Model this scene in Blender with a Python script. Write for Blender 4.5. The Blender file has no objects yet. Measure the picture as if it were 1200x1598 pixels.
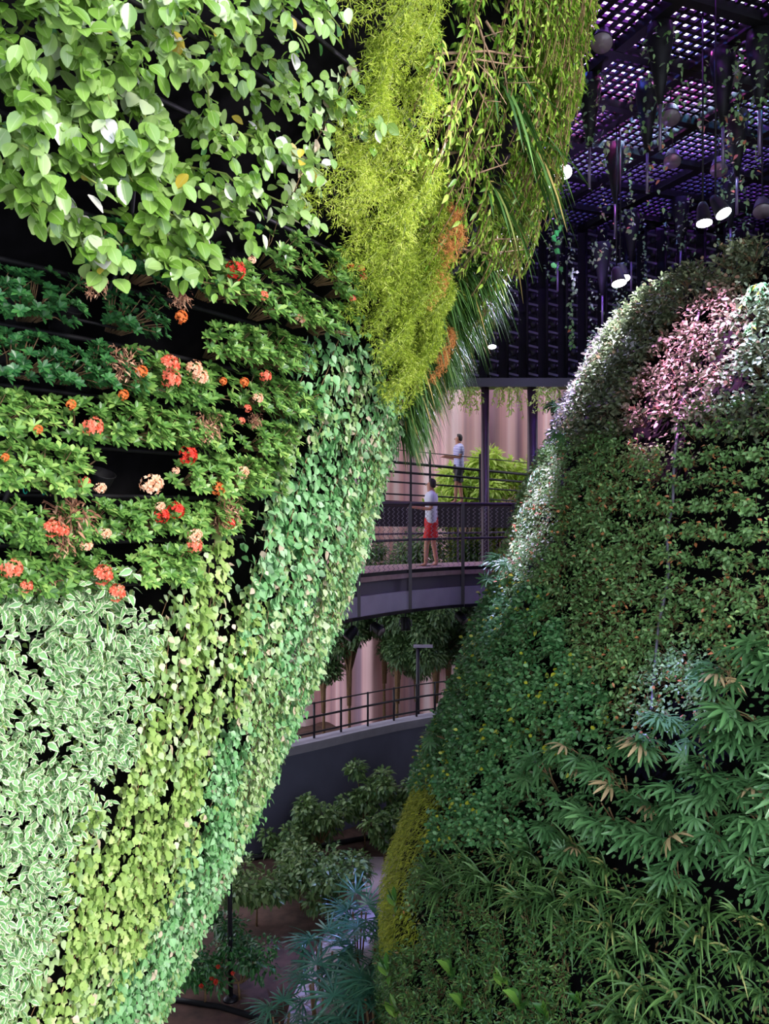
import bpy, math, random
import numpy as np
from mathutils import Vector, Matrix

rng = np.random.default_rng(7)
random.seed(7)
C = bpy.context.scene.collection
F = 1300.0
CAM = np.array([0.0, 0.0, 6.2])
UP = np.array([0.0, 0.0, 1.0])


def ray(px, py):
    d = np.array([(px - 600) / F, 1.0, -(py - 799) / F])
    return d


def P(px, py, Y):
    return CAM + ray(px, py) * Y


def proj(p):
    p = np.asarray(p, float) - CAM
    y = np.maximum(p[..., 1], 0.05)
    return 600 + F * p[..., 0] / y, 799 - F * p[..., 2] / y


def nrm(v):
    v = np.asarray(v, float)
    return v / np.maximum(np.linalg.norm(v, axis=-1, keepdims=True), 1e-9)


# ------------------------------------------------------------------ materials
def lin(c):
    return tuple(((x / 255) / 12.92 if x / 255 <= 0.04045 else ((x / 255 + 0.055) / 1.055) ** 2.4) for x in c)


def new_mat(name):
    m = bpy.data.materials.new(name)
    m.use_nodes = True
    nt = m.node_tree
    nt.nodes.clear()
    out = nt.nodes.new('ShaderNodeOutputMaterial')
    return m, nt, out


def plain(name, col, rough=0.6, metal=0.0, noise=0.0, scale=8.0, bump=0.0, spec=.5):
    m, nt, out = new_mat(name)
    b = nt.nodes.new('ShaderNodeBsdfPrincipled')
    c = lin(col)
    b.inputs['Roughness'].default_value = rough
    b.inputs['Metallic'].default_value = metal
    b.inputs['Specular IOR Level'].default_value = spec
    b.inputs['Base Color'].default_value = (*c, 1)
    if noise > 0 or bump > 0:
        tc = nt.nodes.new('ShaderNodeTexCoord')
        n = nt.nodes.new('ShaderNodeTexNoise')
        n.inputs['Scale'].default_value = scale
        n.inputs['Detail'].default_value = 5
        nt.links.new(tc.outputs['Object'], n.inputs['Vector'])
        if noise > 0:
            r = nt.nodes.new('ShaderNodeValToRGB')
            r.color_ramp.elements[0].position = 0.3
            r.color_ramp.elements[1].position = 0.7
            r.color_ramp.elements[0].color = (*[x * (1 - noise) for x in c], 1)
            r.color_ramp.elements[1].color = (*[min(1, x * (1 + noise)) for x in c], 1)
            nt.links.new(n.outputs['Fac'], r.inputs['Fac'])
            nt.links.new(r.outputs['Color'], b.inputs['Base Color'])
        if bump > 0:
            bp = nt.nodes.new('ShaderNodeBump')
            bp.inputs['Strength'].default_value = bump
            nt.links.new(n.outputs['Fac'], bp.inputs['Height'])
            nt.links.new(bp.outputs['Normal'], b.inputs['Normal'])
    nt.links.new(b.outputs[0], out.inputs[0])
    return m


def leaf_mat(name, stops, rough=0.4, transl=0.3, edge=None, edge_at=0.55, spec=0.5, rib=0.25):
    """stops: sRGB colours picked leaf by leaf through the rnd attribute; edge: colour of a variegated margin."""
    m, nt, out = new_mat(name)
    at = nt.nodes.new('ShaderNodeAttribute'); at.attribute_name = 'rnd'
    oi = nt.nodes.new('ShaderNodeObjectInfo')
    ma = nt.nodes.new('ShaderNodeMath'); ma.operation = 'MULTIPLY_ADD'
    ma.inputs[1].default_value = 0.3; ma.inputs[2].default_value = -0.17
    nt.links.new(oi.outputs['Random'], ma.inputs[0])
    ad = nt.nodes.new('ShaderNodeMath'); ad.operation = 'ADD'; ad.use_clamp = True
    nt.links.new(at.outputs['Fac'], ad.inputs[0]); nt.links.new(ma.outputs[0], ad.inputs[1])
    r = nt.nodes.new('ShaderNodeValToRGB')
    el = r.color_ramp.elements
    while len(el) > 1:
        el.remove(el[-1])
    n = len(stops)
    base = [q for q in stops if not isinstance(q[0], (tuple, list))]
    odd = [q for q in stops if isinstance(q[0], (tuple, list))]
    if odd:   # rare odd leaves get a hard step instead of a blend
        m_ = len(base)
        flat = [(q, i * (odd[0][1] - .06) / max(1, m_ - 1)) for i, q in enumerate(base)]
        prev = base[-1]
        for q, pos in odd:
            flat.append((prev, pos - .012)); flat.append((q, pos)); prev = q
        stops = flat; n = len(stops)
    for i, s in enumerate(stops):
        if isinstance(s[0], (tuple, list)):
            col, pos = s
        else:
            col, pos = s, i / (n - 1) if n > 1 else 0
        e = el[0] if i == 0 else el.new(pos)
        e.position = pos
        e.color = (*lin(col), 1)
    nt.links.new(ad.outputs[0], r.inputs['Fac'])
    colour = r.outputs['Color']
    uv = nt.nodes.new('ShaderNodeUVMap'); uv.uv_map = 'UVMap'
    sx = nt.nodes.new('ShaderNodeSeparateXYZ'); nt.links.new(uv.outputs[0], sx.inputs[0])
    ab = nt.nodes.new('ShaderNodeMath'); ab.operation = 'SUBTRACT'; ab.inputs[1].default_value = 0.5
    nt.links.new(sx.outputs[0], ab.inputs[0])
    ab2 = nt.nodes.new('ShaderNodeMath'); ab2.operation = 'ABSOLUTE'; nt.links.new(ab.outputs[0], ab2.inputs[0])
    if rib > 0:
        lt = nt.nodes.new('ShaderNodeMath'); lt.operation = 'LESS_THAN'; lt.inputs[1].default_value = 0.035
        nt.links.new(ab2.outputs[0], lt.inputs[0])
        sc = nt.nodes.new('ShaderNodeMath'); sc.operation = 'MULTIPLY'; sc.inputs[1].default_value = rib
        nt.links.new(lt.outputs[0], sc.inputs[0])
        mx = nt.nodes.new('ShaderNodeMixRGB'); mx.inputs['Color2'].default_value = (0.55, 0.65, 0.3, 1)
        nt.links.new(sc.outputs[0], mx.inputs['Fac']); nt.links.new(colour, mx.inputs['Color1'])
        colour = mx.outputs[0]
    if edge is not None:
        nz = nt.nodes.new('ShaderNodeTexNoise'); nz.inputs['Scale'].default_value = 40
        g = nt.nodes.new('ShaderNodeNewGeometry'); nt.links.new(g.outputs['Position'], nz.inputs['Vector'])
        s1 = nt.nodes.new('ShaderNodeMath'); s1.operation = 'MULTIPLY_ADD'; s1.inputs[1].default_value = 0.35
        nt.links.new(nz.outputs['Fac'], s1.inputs[0]); nt.links.new(ab2.outputs[0], s1.inputs[2])
        gt = nt.nodes.new('ShaderNodeMath'); gt.operation = 'GREATER_THAN'; gt.inputs[1].default_value = edge_at
        nt.links.new(s1.outputs[0], gt.inputs[0])
        mx = nt.nodes.new('ShaderNodeMixRGB'); mx.inputs['Color2'].default_value = (*lin(edge), 1)
        nt.links.new(gt.outputs[0], mx.inputs['Fac']); nt.links.new(colour, mx.inputs['Color1'])
        colour = mx.outputs[0]
    b = nt.nodes.new('ShaderNodeBsdfPrincipled')
    b.inputs['Roughness'].default_value = rough
    b.inputs['Specular IOR Level'].default_value = spec
    nt.links.new(colour, b.inputs['Base Color'])
    if transl > 0:
        t = nt.nodes.new('ShaderNodeBsdfTranslucent')
        nt.links.new(colour, t.inputs['Color'])
        ms = nt.nodes.new('ShaderNodeMixShader'); ms.inputs[0].default_value = transl
        nt.links.new(b.outputs[0], ms.inputs[1]); nt.links.new(t.outputs[0], ms.inputs[2])
        nt.links.new(ms.outputs[0], out.inputs[0])
    else:
        nt.links.new(b.outputs[0], out.inputs[0])
    return m


def glow(name, col, strength):
    m, nt, out = new_mat(name)
    e = nt.nodes.new('ShaderNodeEmission')
    e.inputs[0].default_value = (*lin(col), 1); e.inputs[1].default_value = strength
    nt.links.new(e.outputs[0], out.inputs[0])
    return m


M = {}
M['black'] = plain('black_plastic', (15, 13, 17), 0.6, spec=.25, noise=0.3, scale=20)
M['backing'] = plain('dark_backing_felt', (9, 8, 10), 0.95, noise=0.4, scale=12, spec=.05)
M['rail'] = plain('plum_grey_steel', (66, 56, 68), 0.45, 0.3)
M['mesh'] = plain('expanded_metal', (128, 114, 134), .5, .2)
M['dark_steel'] = plain('dark_steel', (38, 34, 42), 0.4, 0.4)
M['fascia'] = plain('fascia_steel', (172, 160, 182), 0.42, 0.3, noise=0.12, scale=2)
M['deck'] = plain('deck_board', (150, 120, 122), 0.7, noise=0.15, scale=9)
M['dark_fascia'] = plain('dark_maroon_fascia', (42, 28, 40), 0.6)
M['ramp'] = plain('slate_render', (94, 92, 116), 0.8, noise=0.12, scale=1.5)
M['ramp_cap'] = plain('pale_concrete_cap', (150, 142, 158), 0.7, noise=0.1, scale=5)
M['soil'] = plain('brown_soil', (84, 58, 50), 0.95, noise=0.45, scale=5, bump=0.6)
M['path'] = plain('pinkish_paving', (196, 176, 184), 0.8, noise=0.12, scale=6, bump=0.1)
M['stem_brown'] = plain('brown_stem', (118, 90, 60), 0.8, noise=0.3, scale=30)
M['stem_green'] = plain('green_stem', (120, 135, 60), 0.6, noise=0.2, scale=30)
M['twig'] = plain('dry_twig', (150, 120, 95), 0.85, noise=0.3, scale=30)
M['teal'] = plain('teal_clip', (20, 140, 120), 0.5)
M['skin'] = plain('skin', (190, 130, 105), 0.6)
M['hair'] = plain('dark_hair', (40, 28, 24), 0.6)
M['white_cloth'] = plain('white_cloth', (214, 212, 226), 0.8)
M['red_cloth'] = plain('red_cloth', (200, 30, 30), 0.8)
M['rack'] = plain('violet_grey_slat', (66, 58, 80), 0.6)
M['roof'] = plain('roof_sheet_white', (200, 195, 205), 0.8)
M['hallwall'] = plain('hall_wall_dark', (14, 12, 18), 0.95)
M['disc'] = plain('lamp_face_off', (120, 105, 112), 0.3)
M['lit'] = glow('lamp_face_lit', (240, 240, 255), 9)

# striped shirt
m, nt, out = new_mat('violet_striped_cloth')
b = nt.nodes.new('ShaderNodeBsdfPrincipled'); w = nt.nodes.new('ShaderNodeTexWave')
w.bands_direction = 'Z'; w.inputs['Scale'].default_value = 8
tc = nt.nodes.new('ShaderNodeTexCoord'); nt.links.new(tc.outputs['Object'], w.inputs['Vector'])
r = nt.nodes.new('ShaderNodeValToRGB'); r.color_ramp.elements[0].color = (*lin((120, 100, 190)), 1)
r.color_ramp.elements[1].color = (*lin((225, 225, 240)), 1); r.color_ramp.elements[0].position = .4; r.color_ramp.elements[1].position = .6
nt.links.new(w.outputs['Fac'], r.inputs['Fac']); nt.links.new(r.outputs[0], b.inputs['Base Color']); nt.links.new(b.outputs[0], out.inputs[0])
M['stripe'] = m

# pleated facade: uneven upright colour bands
m, nt, out = new_mat('rose_brown_facade')
b = nt.nodes.new('ShaderNodeBsdfPrincipled'); b.inputs['Roughness'].default_value = .55
tc = nt.nodes.new('ShaderNodeTexCoord'); mp = nt.nodes.new('ShaderNodeMapping'); mp.inputs['Scale'].default_value = (1.1, 1.1, 0.0)
n = nt.nodes.new('ShaderNodeTexNoise'); n.inputs['Scale'].default_value = 1.6; n.inputs['Detail'].default_value = 3
r = nt.nodes.new('ShaderNodeValToRGB')
r.color_ramp.elements[0].color = (*lin((150, 116, 132)), 1); r.color_ramp.elements[0].position = .34
r.color_ramp.elements[1].color = (*lin((250, 222, 222)), 1); r.color_ramp.elements[1].position = .66
e = r.color_ramp.elements.new(.5); e.color = (*lin((222, 172, 170)), 1)
nt.links.new(tc.outputs['Object'], mp.inputs[0]); nt.links.new(mp.outputs[0], n.inputs['Vector']); nt.links.new(n.outputs['Fac'], r.inputs['Fac'])
nt.links.new(r.outputs[0], b.inputs['Base Color']); nt.links.new(b.outputs[0], out.inputs[0])
M['facade'] = m

M['round'] = leaf_mat('round_leaf', [(70, 106, 34), (104, 144, 50), (132, 168, 78), (156, 184, 112), ((186, 200, 160), .82), ((212, 206, 206), .94), ((206, 180, 70), .99)], rough=.24, transl=.25, spec=1.0)  # pale and lilac-white stops paint sky sheen onto some leaves
M['ixora'] = leaf_mat('ixora_leaf', [(60, 100, 44), (94, 140, 62), (126, 168, 82), (174, 204, 110)], rough=.35, transl=.3)
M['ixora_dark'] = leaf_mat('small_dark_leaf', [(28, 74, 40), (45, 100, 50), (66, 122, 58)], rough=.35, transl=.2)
M['ivy'] = leaf_mat('ivy_leaf', [(98, 132, 70), (136, 170, 100), (170, 196, 136), (206, 218, 180), ((206, 186, 160), .97)], rough=.4, transl=.3)
M['ivy_cool'] = leaf_mat('cool_ivy_leaf', [(74, 130, 74), (112, 168, 104), (144, 192, 136), (176, 210, 168), ((205, 185, 165), .98)], rough=.4, transl=.3)
M['lime'] = leaf_mat('lime_leaf', [(108, 140, 66), (146, 178, 92), (178, 204, 120), (206, 220, 150)], rough=.4, transl=.35)
M['vari'] = leaf_mat('variegated_leaf', [(96, 146, 84), (128, 178, 112), (158, 198, 140)], rough=.45, transl=.25, edge=(232, 238, 205), edge_at=.5, rib=0)
M['fern'] = leaf_mat('asparagus_fern', [(94, 120, 24), (142, 166, 40), (182, 200, 66), (216, 222, 120)], rough=.6, transl=.35, rib=0)
M['fern_dry'] = leaf_mat('dry_fern', [(196, 116, 60), (220, 150, 84), (232, 176, 110)], rough=.7, transl=.3, rib=0)
M['glossy'] = leaf_mat('hanging_shrub_leaf', [(60, 100, 26), (104, 146, 40), (146, 178, 62), (176, 196, 90)], rough=.35, transl=.3)
M['strap'] = leaf_mat('strap_leaf', [(34, 70, 28), (58, 98, 40), (92, 130, 58), ((160, 140, 80), .98)], rough=.4, transl=.2)
M['palm'] = leaf_mat('lady_palm_leaf', [(52, 92, 54), (78, 122, 72), (108, 148, 98), ((116, 150, 108), .93), ((205, 182, 146), .995)], rough=.3, transl=.2, rib=.15)
M['palm_blue'] = leaf_mat('ground_palm_leaf', [(48, 98, 80), (70, 124, 100), (104, 152, 110)], rough=.3, transl=.2, rib=.1)
M['dry_palm'] = leaf_mat('withered_palm_leaf', [(150, 124, 84), (190, 164, 124), (120, 136, 80)], rough=.6, transl=.2, rib=0)
M['creeper'] = leaf_mat('creeper_leaf', [(72, 108, 56), (102, 142, 80), (136, 170, 106), ((150, 176, 100), .9), ((196, 120, 76), .97)], rough=.45, transl=.25)
M['creeper_dim'] = leaf_mat('dimmed_creeper_leaf', [(48, 58, 40), (76, 86, 60), (110, 116, 88), ((150, 120, 100), .95)], rough=.4, transl=.2)  # stops darkened to paint in the dimness of the wall top
M['creeper_round'] = leaf_mat('round_creeper_leaf', [(52, 104, 56), (84, 138, 82), (122, 168, 108), ((180, 180, 50), .97)], rough=.4, transl=.2)
M['lily'] = leaf_mat('lily_leaf', [(56, 92, 50), (82, 122, 64), (112, 150, 84), ((180, 178, 110), .97)], rough=.4, transl=.25)
M['finefern'] = leaf_mat('fine_fern_leaf', [(52, 96, 54), (78, 122, 62), (112, 144, 70), ((130, 104, 70), .96)], rough=.5, transl=.25, rib=0)
M['moss'] = leaf_mat('moss', [(116, 128, 22), (152, 164, 34), (188, 192, 60)], rough=.8, transl=.2, rib=0)
M['broad'] = leaf_mat('broad_leaf', [(48, 98, 44), (76, 130, 54), (130, 166, 66)], rough=.35, transl=.3)
M['bush'] = leaf_mat('bush_leaf', [(62, 94, 48), (98, 128, 68), (140, 164, 100)], rough=.4, transl=.25)
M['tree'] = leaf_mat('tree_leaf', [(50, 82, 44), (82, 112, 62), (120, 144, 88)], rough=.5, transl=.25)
M['tree_bright'] = leaf_mat('sunlit_tree_leaf', [(140, 176, 60), (190, 214, 90), (224, 236, 130)], rough=.5, transl=.4)  # brighter stops put the light on these leaves into their colour
M['dry'] = leaf_mat('dried_flower', [(120, 76, 56), (164, 112, 86), (204, 160, 130)], rough=.9, transl=.1, rib=0)
for nm_, st in (('coral', [(226, 84, 60), (240, 120, 90), (246, 150, 120)]), ('red', [(214, 40, 32), (232, 66, 44)]), ('peach', [(238, 160, 120), (246, 196, 160), (250, 214, 190)]),
                ('orange', [(226, 100, 40), (238, 140, 70)])):
    M[nm_] = leaf_mat(nm_ + '_petal', st, rough=.6, transl=.3, rib=0)


# ------------------------------------------------------------------ mesh building
PROFILES = {
    'round': [.2, .75, 1.0, .98, .72, .14], 'ovate': [.12, .9, .95, .55, .02], 'oblong': [.12, .6, .95, .9, .1],
    'lance': [.15, .75, .95, .6, .02], 'strap': [.55, .9, 1.0, .85, .6, .05], 'blunt': [.25, .85, 1.0, .85, .3],
    'needle': [.8, .1], 'chip': [.2, 1.0, .1], 'lobed': [.3, 1.0, .62, .78, .04],
}


class MB:
    def __init__(self):
        self.v, self.f, self.uv, self.r, self.mi, self.n = [], [], [], [], [], 0

    def add(self, verts, faces, uvs=None, rnd=.5, mi=0):
        verts = np.asarray(verts, float).reshape(-1, 3)
        self.v.append(verts)
        base = self.n
        self.n += len(verts)
        for k, fc in enumerate(faces):
            self.f.append(tuple(base + i for i in fc))
            self.uv.extend(uvs[k] if uvs is not None else [(0.3, 0.5)] * len(fc))
            self.mi.append(mi)
        self.r.append(np.full(len(verts), rnd))
        return self

    def leaves(self, base, d, n, L, W, kind='ovate', droop=.2, fold=.25, rnd=None, mi=0, curl=0.0):
        base = np.asarray(base, float).reshape(-1, 3)
        N = len(base)
        if N == 0:
            return self
        d = nrm(np.broadcast_to(d, (N, 3))); n = np.broadcast_to(n, (N, 3))
        side = np.cross(d, n)
        bad = np.linalg.norm(side, axis=1) < 1e-3
        side[bad] = np.cross(d[bad], np.array([.3, .5, .8]))
        side = nrm(side); nn = nrm(np.cross(side, d))
        L = np.broadcast_to(np.asarray(L, float), (N,)); W = np.broadcast_to(np.asarray(W, float), (N,))
        droop = np.broadcast_to(np.asarray(droop, float), (N,))
        prof = PROFILES[kind]; K = len(prof)
        thin = kind in ('needle', 'chip')
        us = [-1, 1] if thin else [-1, 0, 1]
        vs = np.linspace(0, 1, K)
        V = np.zeros((N, K, len(us), 3)); uvg = np.zeros((K, len(us), 2))
        for k, v in enumerate(vs):
            for j, u in enumerate(us):
                p = base + d * (v * L)[:, None] + side * (u * prof[k] * W * .5)[:, None]
                p = p + nn * ((abs(u) * prof[k] * fold * W * .5) - curl * v * v * L)[:, None]
                p[:, 2] -= droop * v * v * L
                V[:, k, j] = p
                uvg[k, j] = (.5 + u * .5, v)
        q = []
        U = len(us)
        for k in range(K - 1):
            for j in range(U - 1):
                q.append((k * U + j, k * U + j + 1, (k + 1) * U + j + 1, (k + 1) * U + j))
        q = np.array(q)
        uvq = uvg.reshape(-1, 2)[q].reshape(-1, 2)
        off = (self.n + np.arange(N) * K * U)[:, None, None]
        faces = (q[None] + off).reshape(-1, 4)
        self.f.extend(map(tuple, faces.tolist()))
        self.uv.extend(np.tile(uvq, (N, 1)).tolist())
        self.mi.extend([mi] * len(faces))
        if rnd is None:
            rnd = rng.random(N)
        self.r.append(np.repeat(np.broadcast_to(rnd, (N,)), K * U))
        self.v.append(V.reshape(-1, 3)); self.n += N * K * U
        return self

    def tube(self, pts, r, sides=6, mi=0, rnd=.5, cap=True):
        pts = np.asarray(pts, float)
        n = len(pts)
        r = np.broadcast_to(np.asarray(r, float), (n,))
        T = nrm(np.gradient(pts, axis=0))
        a = np.array([0, 0, 1.0]) if abs(T[0][2]) < .9 else np.array([1.0, 0, 0])
        V = []
        for i in range(n):
            x = nrm(np.cross(T[i], a)); y = np.cross(x, T[i]); a = nrm(np.cross(x, T[i])) if abs(np.dot(a, T[i])) < .95 else a
            for k in range(sides):
                t = 2 * math.pi * k / sides
                V.append(pts[i] + r[i] * (x * math.cos(t) + y * math.sin(t)))
        fs = [(i * sides + k, i * sides + (k + 1) % sides, (i + 1) * sides + (k + 1) % sides, (i + 1) * sides + k) for i in range(n - 1) for k in range(sides)]
        if cap:
            fs.append(tuple(range(sides))[::-1]); fs.append(tuple((n - 1) * sides + k for k in range(sides)))
        return self.add(V, fs, rnd=rnd, mi=mi)

    def box(self, c, half, ax=None, mi=0):
        c = np.asarray(c, float)
        ax = np.eye(3) if ax is None else np.asarray(ax, float)
        V = [c + ax[0] * half[0] * i + ax[1] * half[1] * j + ax[2] * half[2] * k for i in (-1, 1) for j in (-1, 1) for k in (-1, 1)]
        return self.add(V, [(0, 1, 3, 2), (4, 6, 7, 5), (0, 4, 5, 1), (2, 3, 7, 6), (0, 2, 6, 4), (1, 5, 7, 3)], mi=mi)

    def lathe(self, prof, c=(0, 0, 0), sides=16, mi=0, sx=1, sy=1):
        c = np.asarray(c, float)
        V = [c + np.array([r * math.cos(2 * math.pi * k / sides) * sx, r * math.sin(2 * math.pi * k / sides) * sy, z]) for r, z in prof for k in range(sides)]
        fs = [(i * sides + k, i * sides + (k + 1) % sides, (i + 1) * sides + (k + 1) % sides, (i + 1) * sides + k) for i in range(len(prof) - 1) for k in range(sides)]
        return self.add(V, fs, mi=mi)

    def mesh(self, name, mats, smooth=True):
        me = bpy.data.meshes.new(name)
        me.from_pydata(np.concatenate(self.v).tolist() if self.v else [], [], self.f)
        uvl = me.uv_layers.new(name='UVMap')
        uvl.data.foreach_set('uv', np.asarray(self.uv, dtype=np.float32).ravel())
        a = me.attributes.new('rnd', 'FLOAT', 'POINT')
        a.data.foreach_set('value', np.concatenate(self.r).astype(np.float32))
        for mm in (mats if isinstance(mats, (list, tuple)) else [mats]):
            me.materials.append(mm)
        me.polygons.foreach_set('material_index', self.mi)
        if smooth:
            me.polygons.foreach_set('use_smooth', [True] * len(me.polygons))
        me.update()
        return me


def link(name, me, parent=None, mw=None):
    o = bpy.data.objects.new(name, me)
    C.objects.link(o)
    if parent is not None:
        o.parent = parent
    if mw is not None:
        o.matrix_basis = mw
    return o


def tag(o, label=None, cat=None, group=None, kind=None):
    if label: o['label'] = label
    if cat: o['category'] = cat
    if group: o['group'] = group
    if kind: o['kind'] = kind
    return o


def structure(name, mb, mat, smooth=False):
    return tag(link(name, mb.mesh(name, mat, smooth)), kind='structure')


def frame_mat(p, t, n, s, scale=1.0):
    m = Matrix.Identity(4)
    for i, a in enumerate((t, n, s)):
        for j in range(3):
            m[j][i] = float(a[j]) * scale
    for j in range(3):
        m[j][3] = float(p[j])
    return m


# ------------------------------------------------------------------ the two green masses
class Mass:
    def __init__(self, cx, cy, table):
        self.c = np.array([cx, cy]); self.z = np.array([a for a, _ in table], float); self.r = np.array([b for _, b in table], float)

    def R(self, z):
        return np.interp(z, self.z, self.r)

    def dR(self, z):
        return (self.R(z + .4) - self.R(z - .4)) / .8

    def point(self, phi, z, out=0.0):
        """phi in radians; returns point, tangent, outward normal, slope-up."""
        phi = np.asarray(phi, float); z = np.asarray(z, float)
        r = self.R(z)
        h = np.stack([np.cos(phi), np.sin(phi), np.zeros_like(phi)], -1)
        k = self.dR(z)
        n = nrm(np.stack([np.cos(phi), np.sin(phi), -k], -1))
        t = np.stack([-np.sin(phi), np.cos(phi), np.zeros_like(phi)], -1)
        s = np.cross(n, t) * -1
        s = np.where(s[..., 2:3] < 0, -s, s)
        p = np.stack([self.c[0] + r * np.cos(phi), self.c[1] + r * np.sin(phi), z], -1) + n * out
        return p, t, n, s

    def hit(self, px, py, out=0.0):
        d = ray(px, py)
        ts = np.linspace(.8, 16, 1500)
        p = CAM + d * ts[:, None]
        rad = np.hypot(p[:, 0] - self.c[0], p[:, 1] - self.c[1]) - self.R(p[:, 2]) - out
        i = np.argmax(rad < 0)
        if rad[i] >= 0:
            i = int(np.argmin(rad))
        q = p[i]
        phi = math.atan2(q[1] - self.c[1], q[0] - self.c[0])
        pp, t, n, s = self.point(np.array(phi), np.array(q[2]), out)
        return pp, t, n, s, phi, q[2]

    def surface(self, off, z0, z1, a0, a1, nz=50, na=90):
        zs = np.linspace(z0, z1, nz); an = np.linspace(a0, a1, na)
        V = [[self.c[0] + (self.R(z) + off) * math.cos(a), self.c[1] + (self.R(z) + off) * math.sin(a), z] for z in zs for a in an]
        fs = [(i * na + j, i * na + j + 1, (i + 1) * na + j + 1, (i + 1) * na + j) for i in range(nz - 1) for j in range(na - 1)]
        return MB().add(V, fs)


LEFT = Mass(-6, 7, [(0, 3.15), (1.9, 3.97), (2.53, 4.28), (3.34, 4.66), (4.2, 5.05), (5.12, 5.42), (5.93, 5.73), (6.73, 5.98), (7.7, 6.5), (8.4, 6.95), (9.1, 7.2), (10.5, 7.42), (13, 7.9)])
RIGHT = Mass(8, 10, [(0, 8.0), (1.58, 8.02), (2.65, 7.62), (4.04, 7.05), (5.65, 6.42), (6.65, 6.1), (7.8, 5.5), (8.6, 5.05), (8.85, 4.6), (9.0, 3.0)])


def inside(poly, x, y):
    c = False
    n = len(poly)
    j = n - 1
    for i in range(n):
        xi, yi = poly[i]; xj, yj = poly[j]
        if (yi > y) != (yj > y) and x < (xj - xi) * (y - yi) / (yj - yi) + xi:
            c = not c
        j = i
    return c


ZL = {
    'fern': [(520, -250), (625, -250), (630, 100), (625, 180), (655, 300), (668, 440), (640, 500), (630, 570), (585, 590), (560, 480), (505, 390), (490, 280), (500, 190), (535, 100), (545, 40)],
    'round': [(-400, -300), (505, -250), (530, 40), (520, 100), (470, 180), (490, 280), (505, 390), (360, 385), (200, 375), (-400, 385)],
    'ixora': [(-400, 375), (330, 380), (505, 390), (555, 480), (560, 510), (450, 560), (430, 700), (370, 780), (330, 860), (210, 905), (-400, 925)],
    'vari': [(-400, 920), (200, 905), (230, 1000), (170, 1100), (180, 1200), (110, 1300), (90, 1400), (30, 1500), (10, 1900), (-400, 1900)],
    'lime': [(200, 900), (330, 860), (370, 900), (380, 1000), (300, 1150), (290, 1300), (220, 1450), (120, 1560), (100, 1900), (-20, 1900), (30, 1500), (90, 1400), (110, 1300), (180, 1200), (170, 1100), (230, 1000)],
    'strap': [(665, 440), (780, 440), (780, 600), (600, 780), (600, 620), (640, 520)],
}


def zone_left(x, y):
    for k, p in ZL.items():
        if inside(p, x, y):
            return k
    if y < 500 and x > 615:
        return 'shrub'
    return 'ivy'


ZR = {
    'palm': [(850, 1240), (1000, 1130), (1130, 1110), (1150, 1010), (1600, 1000), (1600, 1440), (1130, 1420), (1000, 1370), (880, 1320)],
    'moss': [(560, 1230), (690, 1225), (672, 1330), (640, 1420), (655, 1480), (560, 1500)],
    'lily': [(670, 1330), (860, 1330), (880, 1320), (1000, 1370), (1130, 1420), (1600, 1440), (1600, 1900), (960, 1900), (930, 1480), (820, 1420), (660, 1390)],
    'fine': [(500, 1500), (655, 1480), (650, 1390), (820, 1420), (930, 1480), (960, 1900), (450, 1900)],
    'round': [(560, 1300), (720, 1000), (760, 900), (860, 930), (960, 1100), (1000, 1130), (850, 1240), (880, 1320), (670, 1330), (690, 1225)],
}


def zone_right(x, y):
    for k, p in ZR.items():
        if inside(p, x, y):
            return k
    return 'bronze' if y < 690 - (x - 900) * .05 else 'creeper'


def sample(mass, n, a0, a1, z0, z1, face=-.3):
    phi = rng.uniform(a0, a1, n); z = rng.uniform(z0, z1, n)
    # equal area: thin out where the radius is small
    keep = rng.random(n) < mass.R(z) / mass.r.max()
    phi, z = phi[keep], z[keep]
    p, t, nn, s = mass.point(phi, z)
    v = nrm(CAM - p)
    px, py = proj(p)
    ok = ((v * nn).sum(-1) > face) & (p[:, 1] > .6) & (px > -330) & (px < 1650) & (py > -260) & (py < 1860)
    return phi[ok], z[ok], px[ok], py[ok]


# structures of the masses
lo, hi = math.radians(-130), math.radians(80)
structure('wall_left', LEFT.surface(-.16, 0, 12.15, lo, hi), M['backing'], True)
structure('wall_right', RIGHT.surface(-.14, 0, 9.0, math.radians(95), math.radians(330)), M['backing'], True)

# ------------------------------------------------------------------ stuff layer: leaves nobody could count
def fill(mass, zonefn, zones, n, a0, a1, z0, z1, out, Lr, Wr, kind, mat, name, label, cat, droop=.3, rowfn=None):
    phi, z, px, py = sample(mass, n, a0, a1, z0, z1)
    if not isinstance(zones, (list, tuple)):
        zones = [zones]
    sel = np.array([zonefn(a, b) in zones for a, b in zip(px, py)], bool)
    if rowfn is not None:
        sel &= rowfn(phi, z)
    phi, z = phi[sel], z[sel]
    N = len(phi)
    p, t, nn, s = mass.point(phi, z)
    p = p + nn * rng.uniform(out[0], out[1], N)[:, None]
    d = t * rng.normal(0, .7, N)[:, None] + nn * rng.uniform(.2, 1, N)[:, None] - s * rng.uniform(-.2, .9, N)[:, None]
    norm = nn * .8 + UP * .7 + rng.normal(0, .35, (N, 3))
    L = rng.uniform(*Lr, N)
    mb = MB().leaves(p, d, norm, L, L * rng.uniform(*Wr, N), kind, droop)
    return tag(link(name, mb.mesh(name, mat)), label, cat, kind='stuff')


GP, GZ1, GZ0 = RIGHT.hit(1050, 780)[4] % (2 * math.pi), RIGHT.hit(1130, 650)[5], RIGHT.hit(1130, 900)[5]


def row_gap(phi, z):
    """bare planter rows on the side of the right wall"""
    ph = np.mod(phi, 2 * math.pi)
    return ~(in_rows(phi, z) & ((z / .21) % 1.0 < .42))


def in_rows(phi, z):
    return (np.mod(phi, 2 * math.pi) > GP) & (z < GZ1) & (z > GZ0)


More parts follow.
